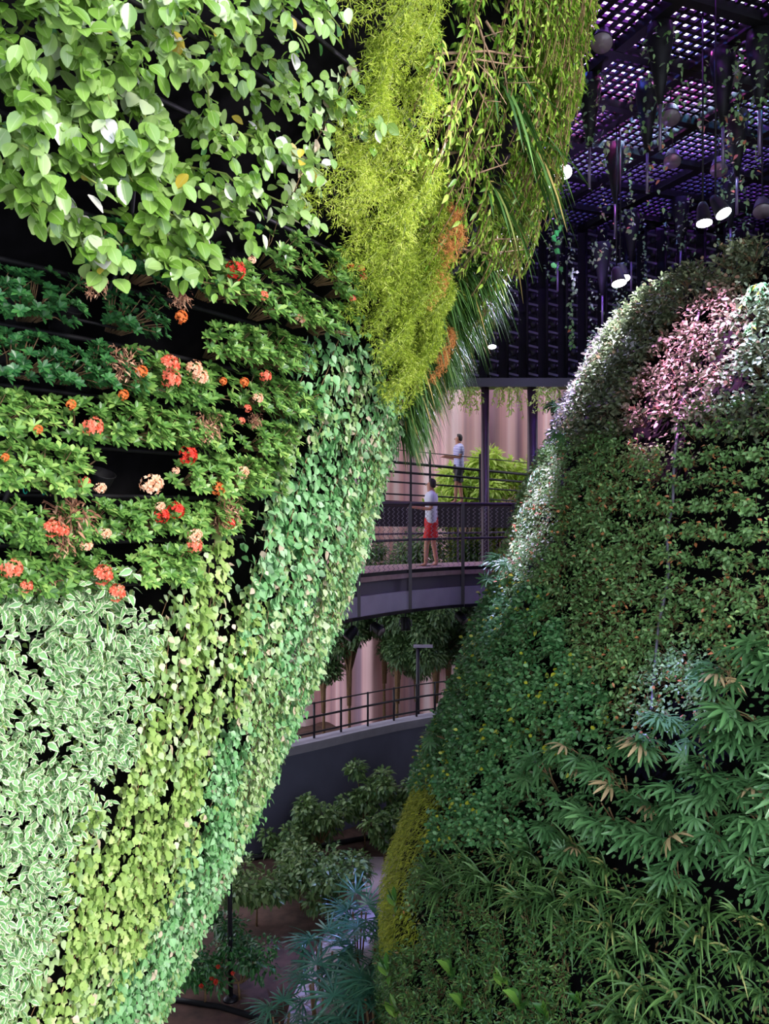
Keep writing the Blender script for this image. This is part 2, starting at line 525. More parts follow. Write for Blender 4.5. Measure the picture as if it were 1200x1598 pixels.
LA, HA = math.radians(-125), math.radians(40)
RA, RB = math.radians(135), math.radians(300)
fill(LEFT, zone_left, ['ivy'], 26000, LA, HA, .2, 9.5, (-.1, 0), (.03, .05), (.7, 1), 'ovate', M['ivy_cool'], 'ivy_foliage', 'dense pale green ivy leaves behind the hanging vines on the leaning left wall', 'ivy leaves')
fill(LEFT, zone_left, ['lime', 'vari'], 16000, LA, HA, .2, 6.2, (-.1, 0), (.03, .055), (.6, .9), 'ovate', M['lime'], 'lime_foliage', 'yellow-green undergrowth leaves low on the leaning left wall', 'leaves')
fill(LEFT, zone_left, ['fern'], 16000, LA, HA, 6.5, 11.6, (-.12, -.02), (.03, .07), (.12, .25), 'lance', M['fern'], 'fern_foliage', 'fine feathery fern growth between the plumes on the upper left wall', 'fern leaves')
fill(LEFT, zone_left, ['shrub', 'strap'], 26000, LA, HA, 6.0, 11.8, (-.12, .03), (.04, .085), (.3, .5), 'lance', M['glossy'], 'shrub_foliage', 'loose slender leaves behind the drooping shrubs at the top of the leaning wall', 'leaves')
fill(LEFT, zone_left, ['round'], 3500, LA, HA, 7.0, 11.6, (-.12, .0), (.04, .06), (.6, .9), 'round', M['ixora_dark'], 'shaded_foliage', 'shaded leaves behind the rounded-leaf branches at the top of the left wall', 'leaves')
fill(RIGHT, zone_right, ['creeper'], 130000, RA, RB, .2, 8.9, (-.08, .02), (.025, .045), (.6, .95), 'chip', M['creeper'], 'creeper_foliage', 'small creeper leaves filling the middle of the right green wall', 'creeper leaves', rowfn=row_gap)
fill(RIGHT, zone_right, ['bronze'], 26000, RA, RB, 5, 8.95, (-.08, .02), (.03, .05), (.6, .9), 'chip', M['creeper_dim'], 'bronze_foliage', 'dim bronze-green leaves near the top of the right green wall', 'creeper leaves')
fill(RIGHT, zone_right, ['round', 'palm'], 40000, RA, RB, .2, 7, (-.08, .02), (.03, .05), (.7, 1), 'round', M['creeper_round'], 'round_creeper_foliage', 'round green leaves under the palms and along the edge of the right green wall', 'creeper leaves')
fill(RIGHT, zone_right, ['fine', 'lily'], 60000, RA, RB, 0.02, 4, (-.08, .02), (.03, .05), (.35, .6), 'chip', M['finefern'], 'fine_fern_foliage', 'low fine fern growth at the foot of the right green wall', 'fern leaves')
fill(RIGHT, zone_right, ['moss'], 130000, RA, RB, 0.02, 4, (-.12, .04), (.04, .07), (.2, .35), 'chip', M['moss'], 'moss', 'yellow-green moss strip down the left edge of the right green wall', 'moss', droop=.5)

# ------------------------------------------------------------------ plant variants (local: x along the wall, y outward, z up the slope)
def rosette(mb, c, axis, n, L, W, kind='oblong', spread=.9, droop=.15, mi=0):
    axis = nrm(axis)
    a = nrm(np.cross(axis, [.31, .2, .93])); b = np.cross(axis, a)
    ang = rng.uniform(0, 2 * math.pi) + np.arange(n) * 2.4
    d = axis[None] * rng.uniform(.2, .8, n)[:, None] + (np.cos(ang)[:, None] * a + np.sin(ang)[:, None] * b) * spread
    mb.leaves(np.tile(c, (n, 1)), d, np.tile(axis, (n, 1)), rng.uniform(L[0], L[1], n), rng.uniform(W[0], W[1], n), kind, droop, mi=mi, rnd=np.clip(rng.normal(.5, .25, n), 0, 1))


def v_ixora(L=(.032, .05), W=(.012, .02), n=40, kind='oblong'):
    mb = MB(); st = MB()
    for k in range(n):
        c = np.array([rng.uniform(-.12, .12), rng.uniform(.03, .15), rng.uniform(-.075, .08)])
        rosette(mb, c, nrm([c[0] * 3, .6, .55 + c[2] * 4]), 8, L, W, kind)
        if k % 2 == 0:
            st.tube([[c[0] * .3, -.05, -.06], [c[0] * .7, c[1] * .5, c[2] * .4 - .02], c], [.003, .0025, .0018], 4)
    return mb, st


def v_strand(L=(.03, .045), kind='ovate', n=34, length=.55, wr=(.7, .95), gap=.045):
    mb = MB(); st = MB()
    zz = np.linspace(.05, -length, 8)
    pts = np.stack([np.cumsum(rng.normal(0, .012, 8)), .03 + np.abs(np.cumsum(rng.normal(0, .008, 8))), zz], 1)
    st.tube(pts, .0025, 4)
    t = rng.random(n)
    base = np.stack([np.interp(t, np.linspace(0, 1, 8), pts[:, k]) for k in range(3)], 1) + rng.normal(0, gap * .5, (n, 3)) * [1, .6, .5]
    d = np.stack([rng.normal(0, .8, n), rng.uniform(.1, .9, n), rng.uniform(-1, .2, n)], 1)
    norm = np.stack([rng.normal(0, .35, n), rng.uniform(.5, 1, n), rng.uniform(.1, .9, n)], 1)
    LL = rng.uniform(*L, n)
    mb.leaves(base, d, norm, LL, LL * rng.uniform(*wr, n), kind, .15, rnd=np.clip(rng.normal(.5, .27, n), 0, 1))
    return mb, st


def v_bush_tile(L, W, kind, n=60, r=.14, out=(.0, .1)):
    """single leaves and loose whorls on short stems spreading from one pot; stems are material slot 2"""
    mb = MB()
    nst = max(6, n // 9)
    for k in range(nst):
        a = rng.uniform(0, 6.28); q = math.sqrt(rng.random()) * r
        tip = np.array([q * math.cos(a), rng.uniform(*out) + .01, q * math.sin(a)])
        mb.tube([[0, -.06, -.03], tip * .55 + rng.normal(0, .008, 3), tip], [.0022, .0018, .0012], 4, mi=1)
        m = n // nst
        t = rng.uniform(.45, 1.05, m)
        base = tip[None] * t[:, None] + rng.normal(0, .02, (m, 3))
        d = nrm(tip * [1, .4, 1]) * .3 + rng.normal(0, .75, (m, 3)) + [0, .35, -.15]
        norm = rng.normal(0, .42, (m, 3)) + [0, .75, .6]
        LL = rng.uniform(*L, m)
        mb.leaves(base, d, norm, LL, rng.uniform(*W, m), kind, .2, rnd=np.clip(rng.normal(.5, .27, m), 0, 1))
    return mb


def v_plume(dry=False, dl=.36):
    mb = MB(); st = MB()
    for b in range(3):
        K = 10
        x0 = rng.uniform(-.06, .06); dirx = rng.uniform(-.25, .45)
        t = np.linspace(0, 1, K)
        pts = np.stack([x0 + dirx * t * dl, .02 + .16 * np.sin(t * 2.2), .08 * np.sin(t * 3) - dl * .9 * t ** 1.5], 1)
        st.tube(pts, .002, 4)
        for k in range(1, K):
            m = 20
            off = rng.normal(0, 1, (m, 3)); off = nrm(off) * rng.uniform(.01, .055, m)[:, None]
            for o in (off,):
                base = pts[k] + o
                bd = nrm(o + np.array([0, .02, -.01]))
                q = 3
                B = np.repeat(base, q, 0); D = np.repeat(bd, q, 0) + rng.normal(0, .6, (m * q, 3))
                mb.leaves(B, D, rng.normal(0, 1, (m * q, 3)), rng.uniform(.016, .034, m * q), .0055, 'needle', .1, rnd=np.clip(rng.normal(.5, .25, m * q), 0, 1))
    return mb, st


def v_spray():
    """drooping shrub spray with slender leaves in pairs"""
    mb = MB()
    for b in range(5):
        K = 9
        t = np.linspace(0, 1, K); dx = rng.uniform(-.2, .2); ln = rng.uniform(.25, .45)
        pts = np.stack([dx * t, .04 + .2 * np.sin(t * 1.8) * rng.uniform(.5, 1.1), .05 * np.sin(t * 3) - ln * t ** 1.6], 1)
        mb.tube(pts, .003, 4, mi=1)
        n = 24
        u = rng.random(n)
        base = np.stack([np.interp(u, t, pts[:, k]) for k in range(3)], 1)
        d = np.stack([rng.choice([-1, 1], n) * rng.uniform(.3, 1, n), rng.uniform(-.2, .8, n), rng.uniform(-1, 0, n)], 1)
        LL = rng.uniform(.04, .065, n)
        mb.leaves(base, d, np.stack([rng.normal(0, .3, n), rng.uniform(.4, 1, n), rng.uniform(.3, 1, n)], 1), LL, LL * .42, 'lance', .3)
    return mb


def v_tuft(n=16, L=(.25, .42), W=(.018, .028), droop=(.5, 1.1), up=.5, kind='strap', out=(.3, 1)):
    mb = MB()
    d = np.stack([rng.normal(0, .7, n), rng.uniform(*out, n), rng.uniform(up - .5, up + .4, n)], 1)
    base = rng.normal(0, .012, (n, 3))
    mb.leaves(base, d, np.tile([0, .4, 1.0], (n, 1)) + rng.normal(0, .2, (n, 3)), rng.uniform(*L, n), rng.uniform(*W, n), kind, rng.uniform(*droop, n), fold=.4)
    return mb


def v_fan(n=8, R=.2, W=.032, arc=200, droop=.25):
    """one palm leaf: petiole along +y from origin, blades fanning at its tip (x/y plane, facing z)"""
    mb = MB()
    mb.tube([[0, 0, 0], [0, .06, .01], [0, .12, .012]], [.003, .0028, .002], 4, rnd=.5)
    a = np.radians(np.linspace(-arc / 2, arc / 2, n) + rng.normal(0, 3, n))
    d = np.stack([np.sin(a), np.cos(a), rng.normal(0, .08, n)], 1)
    L = R * (1 - .25 * np.abs(a) / math.radians(arc / 2)) * rng.uniform(.9, 1.05, n)
    mb.leaves(np.tile([0, .12, .012], (n, 1)), d, np.tile([0, 0, 1.0], (n, 1)), L, W * rng.uniform(.85, 1.15, n), 'blunt', droop, fold=.35, rnd=np.clip(rng.normal(.45, .1) + rng.normal(0, .08, n), 0, 1))
    return mb


def v_flower(r=.035):
    mb = MB(); n = 34
    d = nrm(rng.normal(0, 1, (n, 3)) * [1, 1, .85] + [0, .7, .2])
    for q in range(n):
        c = d[q] * r * rng.uniform(.75, 1.0)
        a = nrm(np.cross(d[q], [.2, .5, .84])); b = np.cross(d[q], a)
        for k in range(4):
            t = k * math.pi / 2 + rng.uniform(0, 1)
            dd = a * math.cos(t) + b * math.sin(t) + d[q] * .25
            mb.leaves(c[None], dd[None], d[q][None], r * .36, r * .26, 'chip', 0, rnd=rng.random(1))
    mb.leaves(np.zeros((n, 3)), d, rng.normal(0, 1, (n, 3)), r * .85, r * .08, 'needle', 0)
    return mb


def v_dry(r=.09, n=160):
    mb = MB()
    c = np.clip(rng.normal(0, 1, (n, 3)), -1.5, 1.5) * [r * .55, r * .35, r * .55]
    mb.leaves(c, rng.normal(0, 1, (n, 3)) + [0, .5, -.6], rng.normal(0, 1, (n, 3)), rng.uniform(.02, .04, n), rng.uniform(.006, .012, n), 'chip', .3)
    for k in range(0, n, 4):
        mb.tube([[0, -r * .5, 0], c[k] * .6, c[k] * 1.1], .0014, 4)
    return mb


def meshes(fn, mat, k, nm, stem='stem_brown'):
    out = []
    for i in range(k):
        r_ = fn()
        if isinstance(r_, tuple):
            out.append((r_[0].mesh(nm, mat), r_[1].mesh('stem', M[stem])))
        else:
            out.append((r_.mesh(nm, [mat, M[stem]]), None))
    return out


def place(name, variants, mass, phi, z, out, label, cat, group, scale=1.0, roll=.0, lean=True, part='stem'):
    p, t, n, s = mass.point(np.array(phi), np.array(z), out)
    if not lean:
        n = nrm(np.array([n[0], n[1], 0])); s = UP
    if roll:
        c_, s_ = math.cos(roll), math.sin(roll)
        t, s = t * c_ + s * s_, s * c_ - t * s_
    # right-handed basis t x n = s
    if np.dot(np.cross(t, n), s) < 0:
        t = -t
    me, sm = variants[rng.integers(len(variants))]
    o = link(name, me, None, frame_mat(p, t, n, s, scale))
    tag(o, label, cat, group)
    if sm is not None:
        link(part, sm, o)
    return o


def spaced(mass, zonefn, zones, step, a0, a1, z0, z1, jit=.35, face=-.2, margin=150):
    res = []
    z = z0
    k = 0
    while z < z1:
        R = float(mass.R(z))
        da = step / R
        for a in np.arange(a0 + (k % 2) * da / 2, a1, da):
            aa = a + rng.uniform(-jit, jit) * da; zz = z + rng.uniform(-jit, jit) * step
            p, t, n, s = mass.point(np.array(aa), np.array(zz))
            if p[1] < .6: continue
            px, py = proj(p)
            if not (-margin * .6 < px < 1200 + margin * 1.5 and -margin < py < 1598 + margin): continue
            if np.dot(nrm(CAM - p), n) < face: continue
            if zonefn(px, py) in zones:
                res.append((aa, zz, float(px), float(py)))
        z += step * .95
        k += 1
    return res


# --- ivy vines, lime vines, variegated plants (left, lower)
V = meshes(lambda: v_strand(L=(.034, .054), n=95, length=.52, gap=.085), M['ivy'], 4, 'ivy_vine') + meshes(lambda: v_strand(L=(.034, .054), n=95, length=.52, gap=.085), M['ivy_cool'], 4, 'ivy_vine')
pts = spaced(LEFT, zone_left, ['ivy'], .255, LA, HA, .3, 9.2)
print('ivy', len(pts))
for a, z, px, py in pts[:]:
    v_ = V[4:] if (rng.random() < .3 + .5 * (px > 420 or py > 1200)) else V[:4]
    if py > 1180:
        lb, gr = 'cool green ivy vine hanging low on the leaning left wall above the ground planting', 'ivy vines at the foot of the left wall'
    elif py > 820:
        lb, gr = 'pale ivy vine hanging on the left wall at the height of the footbridge', 'ivy vines halfway down the left wall'
    else:
        lb, gr = 'small-leaved ivy vine hanging between the flowering shrubs and the fern plumes', 'ivy vines below the fern plumes'
    place('ivy_vine', v_, LEFT, a, z + .2, rng.uniform(0, .05), lb, 'ivy', gr, rng.uniform(.85, 1.2))

V = meshes(lambda: v_strand(L=(.035, .055), n=46, length=.42, kind='lobed', wr=(.8, 1.05), gap=.07), M['lime'], 5, 'lime_vine') + meshes(lambda: v_strand(L=(.03, .05), n=46, length=.42, kind='ovate', gap=.07), M['ivy'], 2, 'lime_vine')
pts = spaced(LEFT, zone_left, ['lime'], .19, LA, HA, .3, 6.3)
print('lime', len(pts))
for a, z, px, py in pts:
    place('lime_vine', V, LEFT, a, z + .16, rng.uniform(0, .05), 'yellow-green trailing vine between the white-edged plants and the paler ivy', 'vine', 'yellow-green trailing vines', rng.uniform(.9, 1.2))

V = meshes(lambda: v_bush_tile((.035, .06), (.02, .034), 'ovate', n=130, r=.15, out=(.0, .14)), M['vari'], 6, 'variegated_creeper', 'stem_green')
pts = spaced(LEFT, zone_left, ['vari'], .17, LA, HA, .5, 6.3)
print('vari', len(pts))
for a, z, px, py in pts:
    place('variegated_creeper', V, LEFT, a, z, 0, 'creeper with white-edged pale green leaves at the bottom left of the wall', 'creeper', 'white-edged creepers', rng.uniform(.85, 1.15), rng.uniform(-.4, .4))

# --- ferns
V = meshes(v_plume, M['fern'], 7, 'fern_plume', 'stem_green')
pts = spaced(LEFT, zone_left, ['fern'], .14, LA, HA, 6.9, 11.2)
print('fern', len(pts))
for a, z, px, py in pts:
    place('fern_plume', V, LEFT, a, z + .08, rng.choice([0, .03, .12]), 'feathery yellow-green asparagus fern plume on the upper leaning wall', 'fern', 'asparagus fern plumes', rng.uniform(.7, 1.0), rng.uniform(-.6, .2))
V = meshes(v_plume, M['fern_dry'], 3, 'dry_fern_plume')
for (px, py, lb) in [(632, 345, 'orange dried fern plume above a second dried one, high on the fern patch'), (640, 372, 'orange dried fern plume just under the topmost dried one'),
                     (622, 395, 'pale orange dried fern plume, third down in the fern patch'), (640, 530, 'orange dried fern plume at the bottom tip of the fern patch'),
                     (630, 560, 'orange dried fern plume lowest of all, above the strap leaves'), (620, 440, 'small faded fern plume midway between the two orange patches')]:
    p, t, n, s, a, z = LEFT.hit(px, py)
    place('dry_fern_plume', V, LEFT, a, z + .14, .16, lb, 'fern', 'dried fern plumes', .62 if '(620' else .7)

# --- hanging shrubs at top right of the left mass
V = meshes(v_spray, M['glossy'], 6, 'drooping_shrub')
pts = spaced(LEFT, zone_left, ['shrub'], .2, LA, HA, 7.6, 11.6, face=-.45)
print('shrub', len(pts))
for a, z, px, py in pts:
    if 190 < py < 480 and rng.random() < .45 or (z < 9 and rng.random() < .3):
        continue
    place('drooping_shrub', V, LEFT, a, z + .1, 0, 'drooping glossy-leaved shrub at the top beside the dark lattice ceiling' if py < 240 else 'loose leafy shrub under the strap-leaf tufts on the leaning wall', 'shrub',
          'drooping shrubs at the top' if py < 240 else 'loose shrubs under the strap tufts', rng.uniform(.8, 1.15))

# twigs
for i, (x0, y0, x1, y1) in enumerate([(672, 68, 830, 60), (675, 88, 800, 66), (715, 75, 770, 130), (740, 0, 780, 70), (690, 225, 790, 190), (700, 300, 800, 220), (700, 370, 830, 365), (760, 20, 800, 110), (730, 380, 820, 345)]):
    a_ = LEFT.hit(x0, y0, .1)[0]; b_ = LEFT.hit(x1, y1, .25)[0]
    mb = MB()
    mid = (a_ + b_) / 2 + rng.normal(0, .03, 3)
    mb.tube([a_, mid, b_], [.008, .006, .003], 5)
    for q in range(4):
        f = rng.uniform(.2, .9); s0 = a_ + (b_ - a_) * f
        mb.tube([s0, s0 + rng.normal(0, .08, 3) + [0, -.03, -.06]], [.003, .0015], 4)
    tag(link('bare_twig', mb.mesh('bare_twig', M['twig'])), ['long pale bare twig across the drooping shrubs, the upper of a crossing pair', 'second bare twig just below the longest one', 'short bare twig slanting down under the crossing pair',
        'upright bare twig at the top edge of the drooping shrubs', 'bare twig beside the topmost strap-leaf tuft', 'bare twig slanting up between two strap-leaf tufts', 'nearly level bare twig beside the fern patch',
        'thin upright twig hanging among glossy leaves', 'lowest bare twig, rising beside the fern patch'][i], 'twig', 'bare twigs among the drooping shrubs')

# strap tufts
V = meshes(lambda: v_tuft(18, (.28, .45), (.02, .03), (.9, 1.6), .1), M['strap'], 5, 'strap_leaf_tuft')
tufts = [(745, 130, 1.1, 'topmost strap-leaf tuft, hanging beside the fern patch'), (790, 222, 1.2, 'large strap-leaf tuft with pale tips reaching over the dark hall'), (828, 232, .9, 'strap-leaf tuft at the very edge next to the two bright lamps'),
         (738, 285, .9, 'strap-leaf tuft hanging below the topmost one'), (770, 320, .85, 'strap-leaf tuft under the large pale-tipped one'), (735, 400, .8, 'small strap-leaf tuft beside the lower fern patch')]
for px, py, sc, lb in tufts:
    p, t, n, s, a, z = LEFT.hit(px, py)
    place('strap_leaf_tuft', V, LEFT, a, z, .06, lb, 'tuft', 'strap-leaf tufts high on the wall', sc, lean=False)
pts = spaced(LEFT, zone_left, ['strap'], .17, LA, HA, 6.2, 8.6, face=-.5)
print('strap', len(pts))
for a, z, px, py in pts:
    place('strap_leaf_plant', V, LEFT, a, z + .12, .04, 'drooping strap-leaf plant below the fern patch, hanging in front of the rosy facade', 'plant', 'strap-leaf plants below the ferns', rng.uniform(.5, .75), lean=False)

# --- rounded-leaf branches
BR = [((-60, 20), (95, 8), .3), ((20, 70), (100, 25), .3), ((60, -70), (190, 40), .35), ((120, -70), (300, 22), .4), ((230, -70), (345, 20), .4), ((250, -60), (380, 55), .45), ((330, -60), (450, 25), .4),
      ((400, -60), (527, 48), .5), ((340, 45), (470, 60), .4), ((-40, 70), (60, 125), .35), ((50, 85), (150, 115), .35), ((100, 95), (230, 125), .4), ((170, 60), (300, 105), .4), ((185, 110), (240, 250), .45),
      ((290, 40), (370, 110), .35), ((330, 75), (470, 140), .4), ((430, 140), (597, 206), .55), ((370, 140), (500, 205), .45), ((10, 140), (200, 222), .5), ((50, 170), (140, 235), .45), ((-40, 190), (85, 300), .5),
      ((-40, 265), (150, 290), .5), ((90, 240), (240, 325), .5), ((-30, 270), (65, 345), .45), ((20, 300), (165, 395), .55), ((50, 340), (170, 410), .5), ((160, 330), (330, 440), .6), ((190, 370), (275, 430), .55),
      ((180, 260), (300, 300), .45), ((240, 270), (395, 305), .5), ((300, 215), (502, 268), .55), ((310, 300), (492, 350), .5), ((280, 190), (365, 245), .4), ((330, 330), (395, 385), .45), ((230, 335), (325, 385), .5),
      ((110, 60), (175, 165), .4), ((200, 150), (255, 215), .4), ((300, 100), (330, 190), .3), ((395, 190), (420, 260), .35), ((0, 120), (60, 190), .4), ((230, 20), (270, 90), .35), ((130, 160), (190, 265), .45)]
BL = ['at the very top left corner', 'just below the top left corner', 'hanging over the top edge left of a yellow stem', 'long and sweeping down from the top edge', 'short at the top edge', 'with lilac-white sheen near the top edge', 'with pale leaves at the top edge',
      'whose white-tinged tip reaches the fern patch at the top', 'pointing at the fern patch under the topmost tip', 'at the left edge, second tier down', 'in the second tier, short and dense', 'in the second tier with a yellow leaf', 'in the second tier over a dark gap',
      'hanging straight down with large leaves in a dark gap', 'with small glossy leaves under the top edge', 'ending just before the fern patch, second tier', 'reaching farthest right, its white-sheened leaves over the ferns', 'just under the farthest-reaching one',
      'with pale lilac sheen, slanting across the third tier', 'below the slanting lilac-sheened one', 'at the left edge over the third gap', 'long and level in the lower left', 'slanting down through the lower middle', 'low at the left edge', 'with big white-green leaves low on the left',
      'the lowest at the left, over dark small-leaved shrubs', 'with the lowest tip of all, pale leaves over the flower shrubs', 'behind the lowest tip', 'short and level in the middle', 'level in the middle, pointing right', 'with white-sheened leaves pointing right over the ferns, fourth tier',
      'low and pointing right above a red flower head', 'in the dark gap of the middle', 'short, right of the lowest tip', 'left of the red flower head', 'hanging short from the second tier at left', 'in the dark gap beside the long hanging one', 'thin, in the dark gap right of centre',
      'thin, with yellow leaves, beside the ferns', 'at the left edge over the lilac-sheened one', 'under the sweeping long one', 'between the two lilac-sheened ones']
for i, (s0, s1, lift) in enumerate(BR):
    K = 8
    pts_ = []
    h0 = LEFT.hit(*s0)[0]; h1 = LEFT.hit(*s1)[0]
    d1 = np.linalg.norm(h1 - CAM)
    end = CAM + (h1 - CAM) * (1 - lift * .95 / d1)
    for k in range(K):
        t = k / (K - 1)
        p = h0 * (1 - t) + end * t
        p = p + UP * .06 * math.sin(math.pi * t)
        pts_.append(p + rng.normal(0, .006, 3))
    pts_ = np.array(pts_)
    org = pts_[0].copy()
    loc = pts_ - org
    emp = bpy.data.objects.new('leafy_branch', None); C.objects.link(emp); emp.location = org.tolist(); emp.empty_display_size = .1
    tag(emp, 'rounded-leaf branch ' + BL[i], 'branch', 'rounded-leaf branches on the upper left wall')
    link('stem', MB().tube(loc, np.linspace(.007, .0025, K), 5).mesh('stem', M['stem_green']), emp)
    ln = np.linalg.norm(loc[-1])
    n = int(34 + ln * 52)
    t = np.clip(rng.beta(1.5, 1.0, n), 0, 1)
    base = np.stack([np.interp(t, np.linspace(0, 1, K), loc[:, k]) for k in range(3)], 1) + rng.normal(0, .028, (n, 3))
    dirb = nrm(loc[-1])
    outd = nrm(np.array([CAM[0] - org[0], CAM[1] - org[1], 0]))
    d = dirb * rng.uniform(.1, .9, n)[:, None] + rng.normal(0, .6, (n, 3)) + outd * .3 - UP * rng.uniform(.1, 1.0, n)[:, None]
    norm = outd * rng.uniform(.3, 1, n)[:, None] + UP * rng.uniform(.2, 1, n)[:, None] + rng.normal(0, .3, (n, 3))
    LL = rng.uniform(.042, .066, n) * (1.08 if s1[0] < 330 else .85)
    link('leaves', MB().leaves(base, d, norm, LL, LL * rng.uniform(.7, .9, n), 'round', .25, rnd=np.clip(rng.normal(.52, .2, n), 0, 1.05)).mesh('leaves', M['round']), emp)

# --- ixora rows
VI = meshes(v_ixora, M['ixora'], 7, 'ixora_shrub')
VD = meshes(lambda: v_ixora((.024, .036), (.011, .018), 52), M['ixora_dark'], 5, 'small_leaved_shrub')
FLW = {k: [v_flower().mesh('flower_head', M[k]) for _ in range(2)] for k in ('coral', 'red', 'peach', 'orange')}
row_z = []
zz = 5.35
shrubs = []
ORD = ['first', 'second', 'third', 'fourth', 'fifth', 'sixth', 'seventh', 'eighth', 'ninth', 'tenth', 'eleventh', 'twelfth', 'thirteenth', 'fourteenth', 'fifteenth', 'sixteenth', 'seventeenth', 'eighteenth', 'nineteenth', 'twentieth']
rowi = 0
while zz < 8.4:
    row_z.append(zz)
    R = float(LEFT.R(zz)); row = []
    for a in np.arange(LA, HA, .175 / R):
        aa = a + rng.uniform(-.2, .2) * .175 / R
        p, t, n, s = LEFT.point(np.array(aa), np.array(zz))
        if p[1] < .8: continue
        px, py = proj(p)
        if not (-70 < px < 1200) or zone_left(px, py) != 'ixora': continue
        if rng.random() < .1: continue
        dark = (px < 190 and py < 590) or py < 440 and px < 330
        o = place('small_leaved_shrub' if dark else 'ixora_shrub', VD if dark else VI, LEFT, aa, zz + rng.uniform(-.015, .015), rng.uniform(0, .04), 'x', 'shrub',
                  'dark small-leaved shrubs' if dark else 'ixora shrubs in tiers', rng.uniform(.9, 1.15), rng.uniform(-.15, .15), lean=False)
        row.append((float(px), float(py), o, p))
    row.sort(key=lambda r_: r_[0])
    shrubs.append(row)
    zz += .205
    rowi += 1
nr = len([r_ for r_ in shrubs if r_])
allsh = [(px, py, o, p) for r_ in shrubs for (px, py, o, p) in r_]
print('shrubs', len(allsh), 'rows', nr)
flowers = [(267, 542, 1.0, 'coral'), (270, 566, .9, 'coral'), (306, 548, .8, 'peach'), (315, 562, .8, 'peach'), (222, 553, .6, 'orange'), (195, 590, .5, 'orange'), (147, 642, .9, 'coral'), (113, 605, .45, 'orange'), (295, 690, .9, 'red'),
           (238, 737, 1.1, 'peach'), (378, 720, .8, 'peach'), (342, 746, .8, 'orange'), (158, 742, .55, 'peach'), (132, 733, .55, 'coral'), (254, 786, .75, 'red'), (276, 778, .85, 'red'), (250, 772, .5, 'peach'), (305, 834, .85, 'coral'),
           (305, 818, .8, 'peach'), (160, 877, 1.0, 'coral'), (182, 905, .9, 'coral'), (20, 866, .9, 'coral'), (42, 893, .6, 'coral'), (80, 804, .8, 'coral'), (98, 808, .6, 'coral'), (165, 813, .55, 'peach'), (136, 830, .6, 'peach'), (372, 391, .9, 'red'),
           (398, 375, .4, 'peach'), (416, 432, .5, 'coral'), (472, 470, .6, 'peach'), (432, 567, .0, 'coral'), (417, 563, .65, 'coral'), (385, 572, .5, 'orange'), (405, 598, .6, 'peach'), (388, 615, .45, 'coral'), (568, 392, .45, 'coral'),
           (570, 406, .5, 'coral'), (551, 388, .4, 'red'), (286, 464, .6, 'dry_'), (380, 635, .4, 'coral'), (360, 800, .6, 'red'), (352, 570, .4, 'orange'), (10, 690, .35, 'orange'), (275, 715, .4, 'peach'), (62, 645, .4, 'orange'), (555, 440, .4, 'coral')]
bloom = {}
for px, py, sc, colr in flowers:
    if sc == 0: continue
    if colr == 'dry_': colr = 'orange'
    p = LEFT.hit(px, py, .17)[0]
    n_ = LEFT.hit(px, py)[2]
    best = min(allsh, key=lambda s_: (s_[0] - px) ** 2 + (s_[1] - py) ** 2)
    o = best[2]
    t_, nn_ = nrm(np.cross(n_, UP)), nrm(np.array([n_[0], n_[1], 0]))
    f = link('flower_head', FLW[colr][rng.integers(2)], o)
    f.matrix_basis = o.matrix_basis.inverted() @ frame_mat(p, np.cross(nn_, UP), nn_, UP, sc * 1.3)
    f['label'] = colr + ' flower head'
    bloom.setdefault(o.name, []).append(colr)
VDR = [v_dry().mesh('dried_cluster', M['dry']) for _ in range(2)]
for px, py, sc in [(112, 790, 1.5), (100, 830, .9), (355, 785, 1.2), (345, 805, .8), (195, 545, 1.1), (325, 650, 1.1), (150, 415, .8), (75, 890, .8), (285, 440, .7), (400, 640, .6)]:
    p = LEFT.hit(px, py, .13)[0]; n_ = LEFT.hit(px, py)[2]; nn_ = nrm(np.array([n_[0], n_[1], 0]))
    o = min(allsh, key=lambda s_: (s_[0] - px) ** 2 + (s_[1] - py) ** 2)[2]
    f = link('dried_cluster', VDR[rng.integers(2)], o)
    f.matrix_basis = o.matrix_basis.inverted() @ frame_mat(p, np.cross(nn_, UP), nn_, UP, sc * .75)
    f['label'] = 'dried brown flower cluster'
    bloom.setdefault(o.name, []).append('dried')
full = [r_ for r_ in shrubs if r_][::-1]
for i, r_ in enumerate(full):
    vis = [x for x in r_]
    for j, (px, py, o, p) in enumerate(vis):
        b_ = bloom.get(o.name, [])
        kind_ = 'dark small-leaved shrub' if o.name.startswith('small') else 'ixora shrub'
        if b_:
            cs = sorted(set(b_)); kind_ += ' with ' + ' and '.join(('%s flower heads' % c_ if c_ != 'dried' else 'dried brown blooms') for c_ in cs[:1])
        else:
            kind_ = 'flowerless ' + kind_ if o.name.startswith('ixora') else kind_
        o['label'] = f'{kind_}, {ORD[min(j, 19)]} from left, {ORD[min(i, 19)]} tier down'

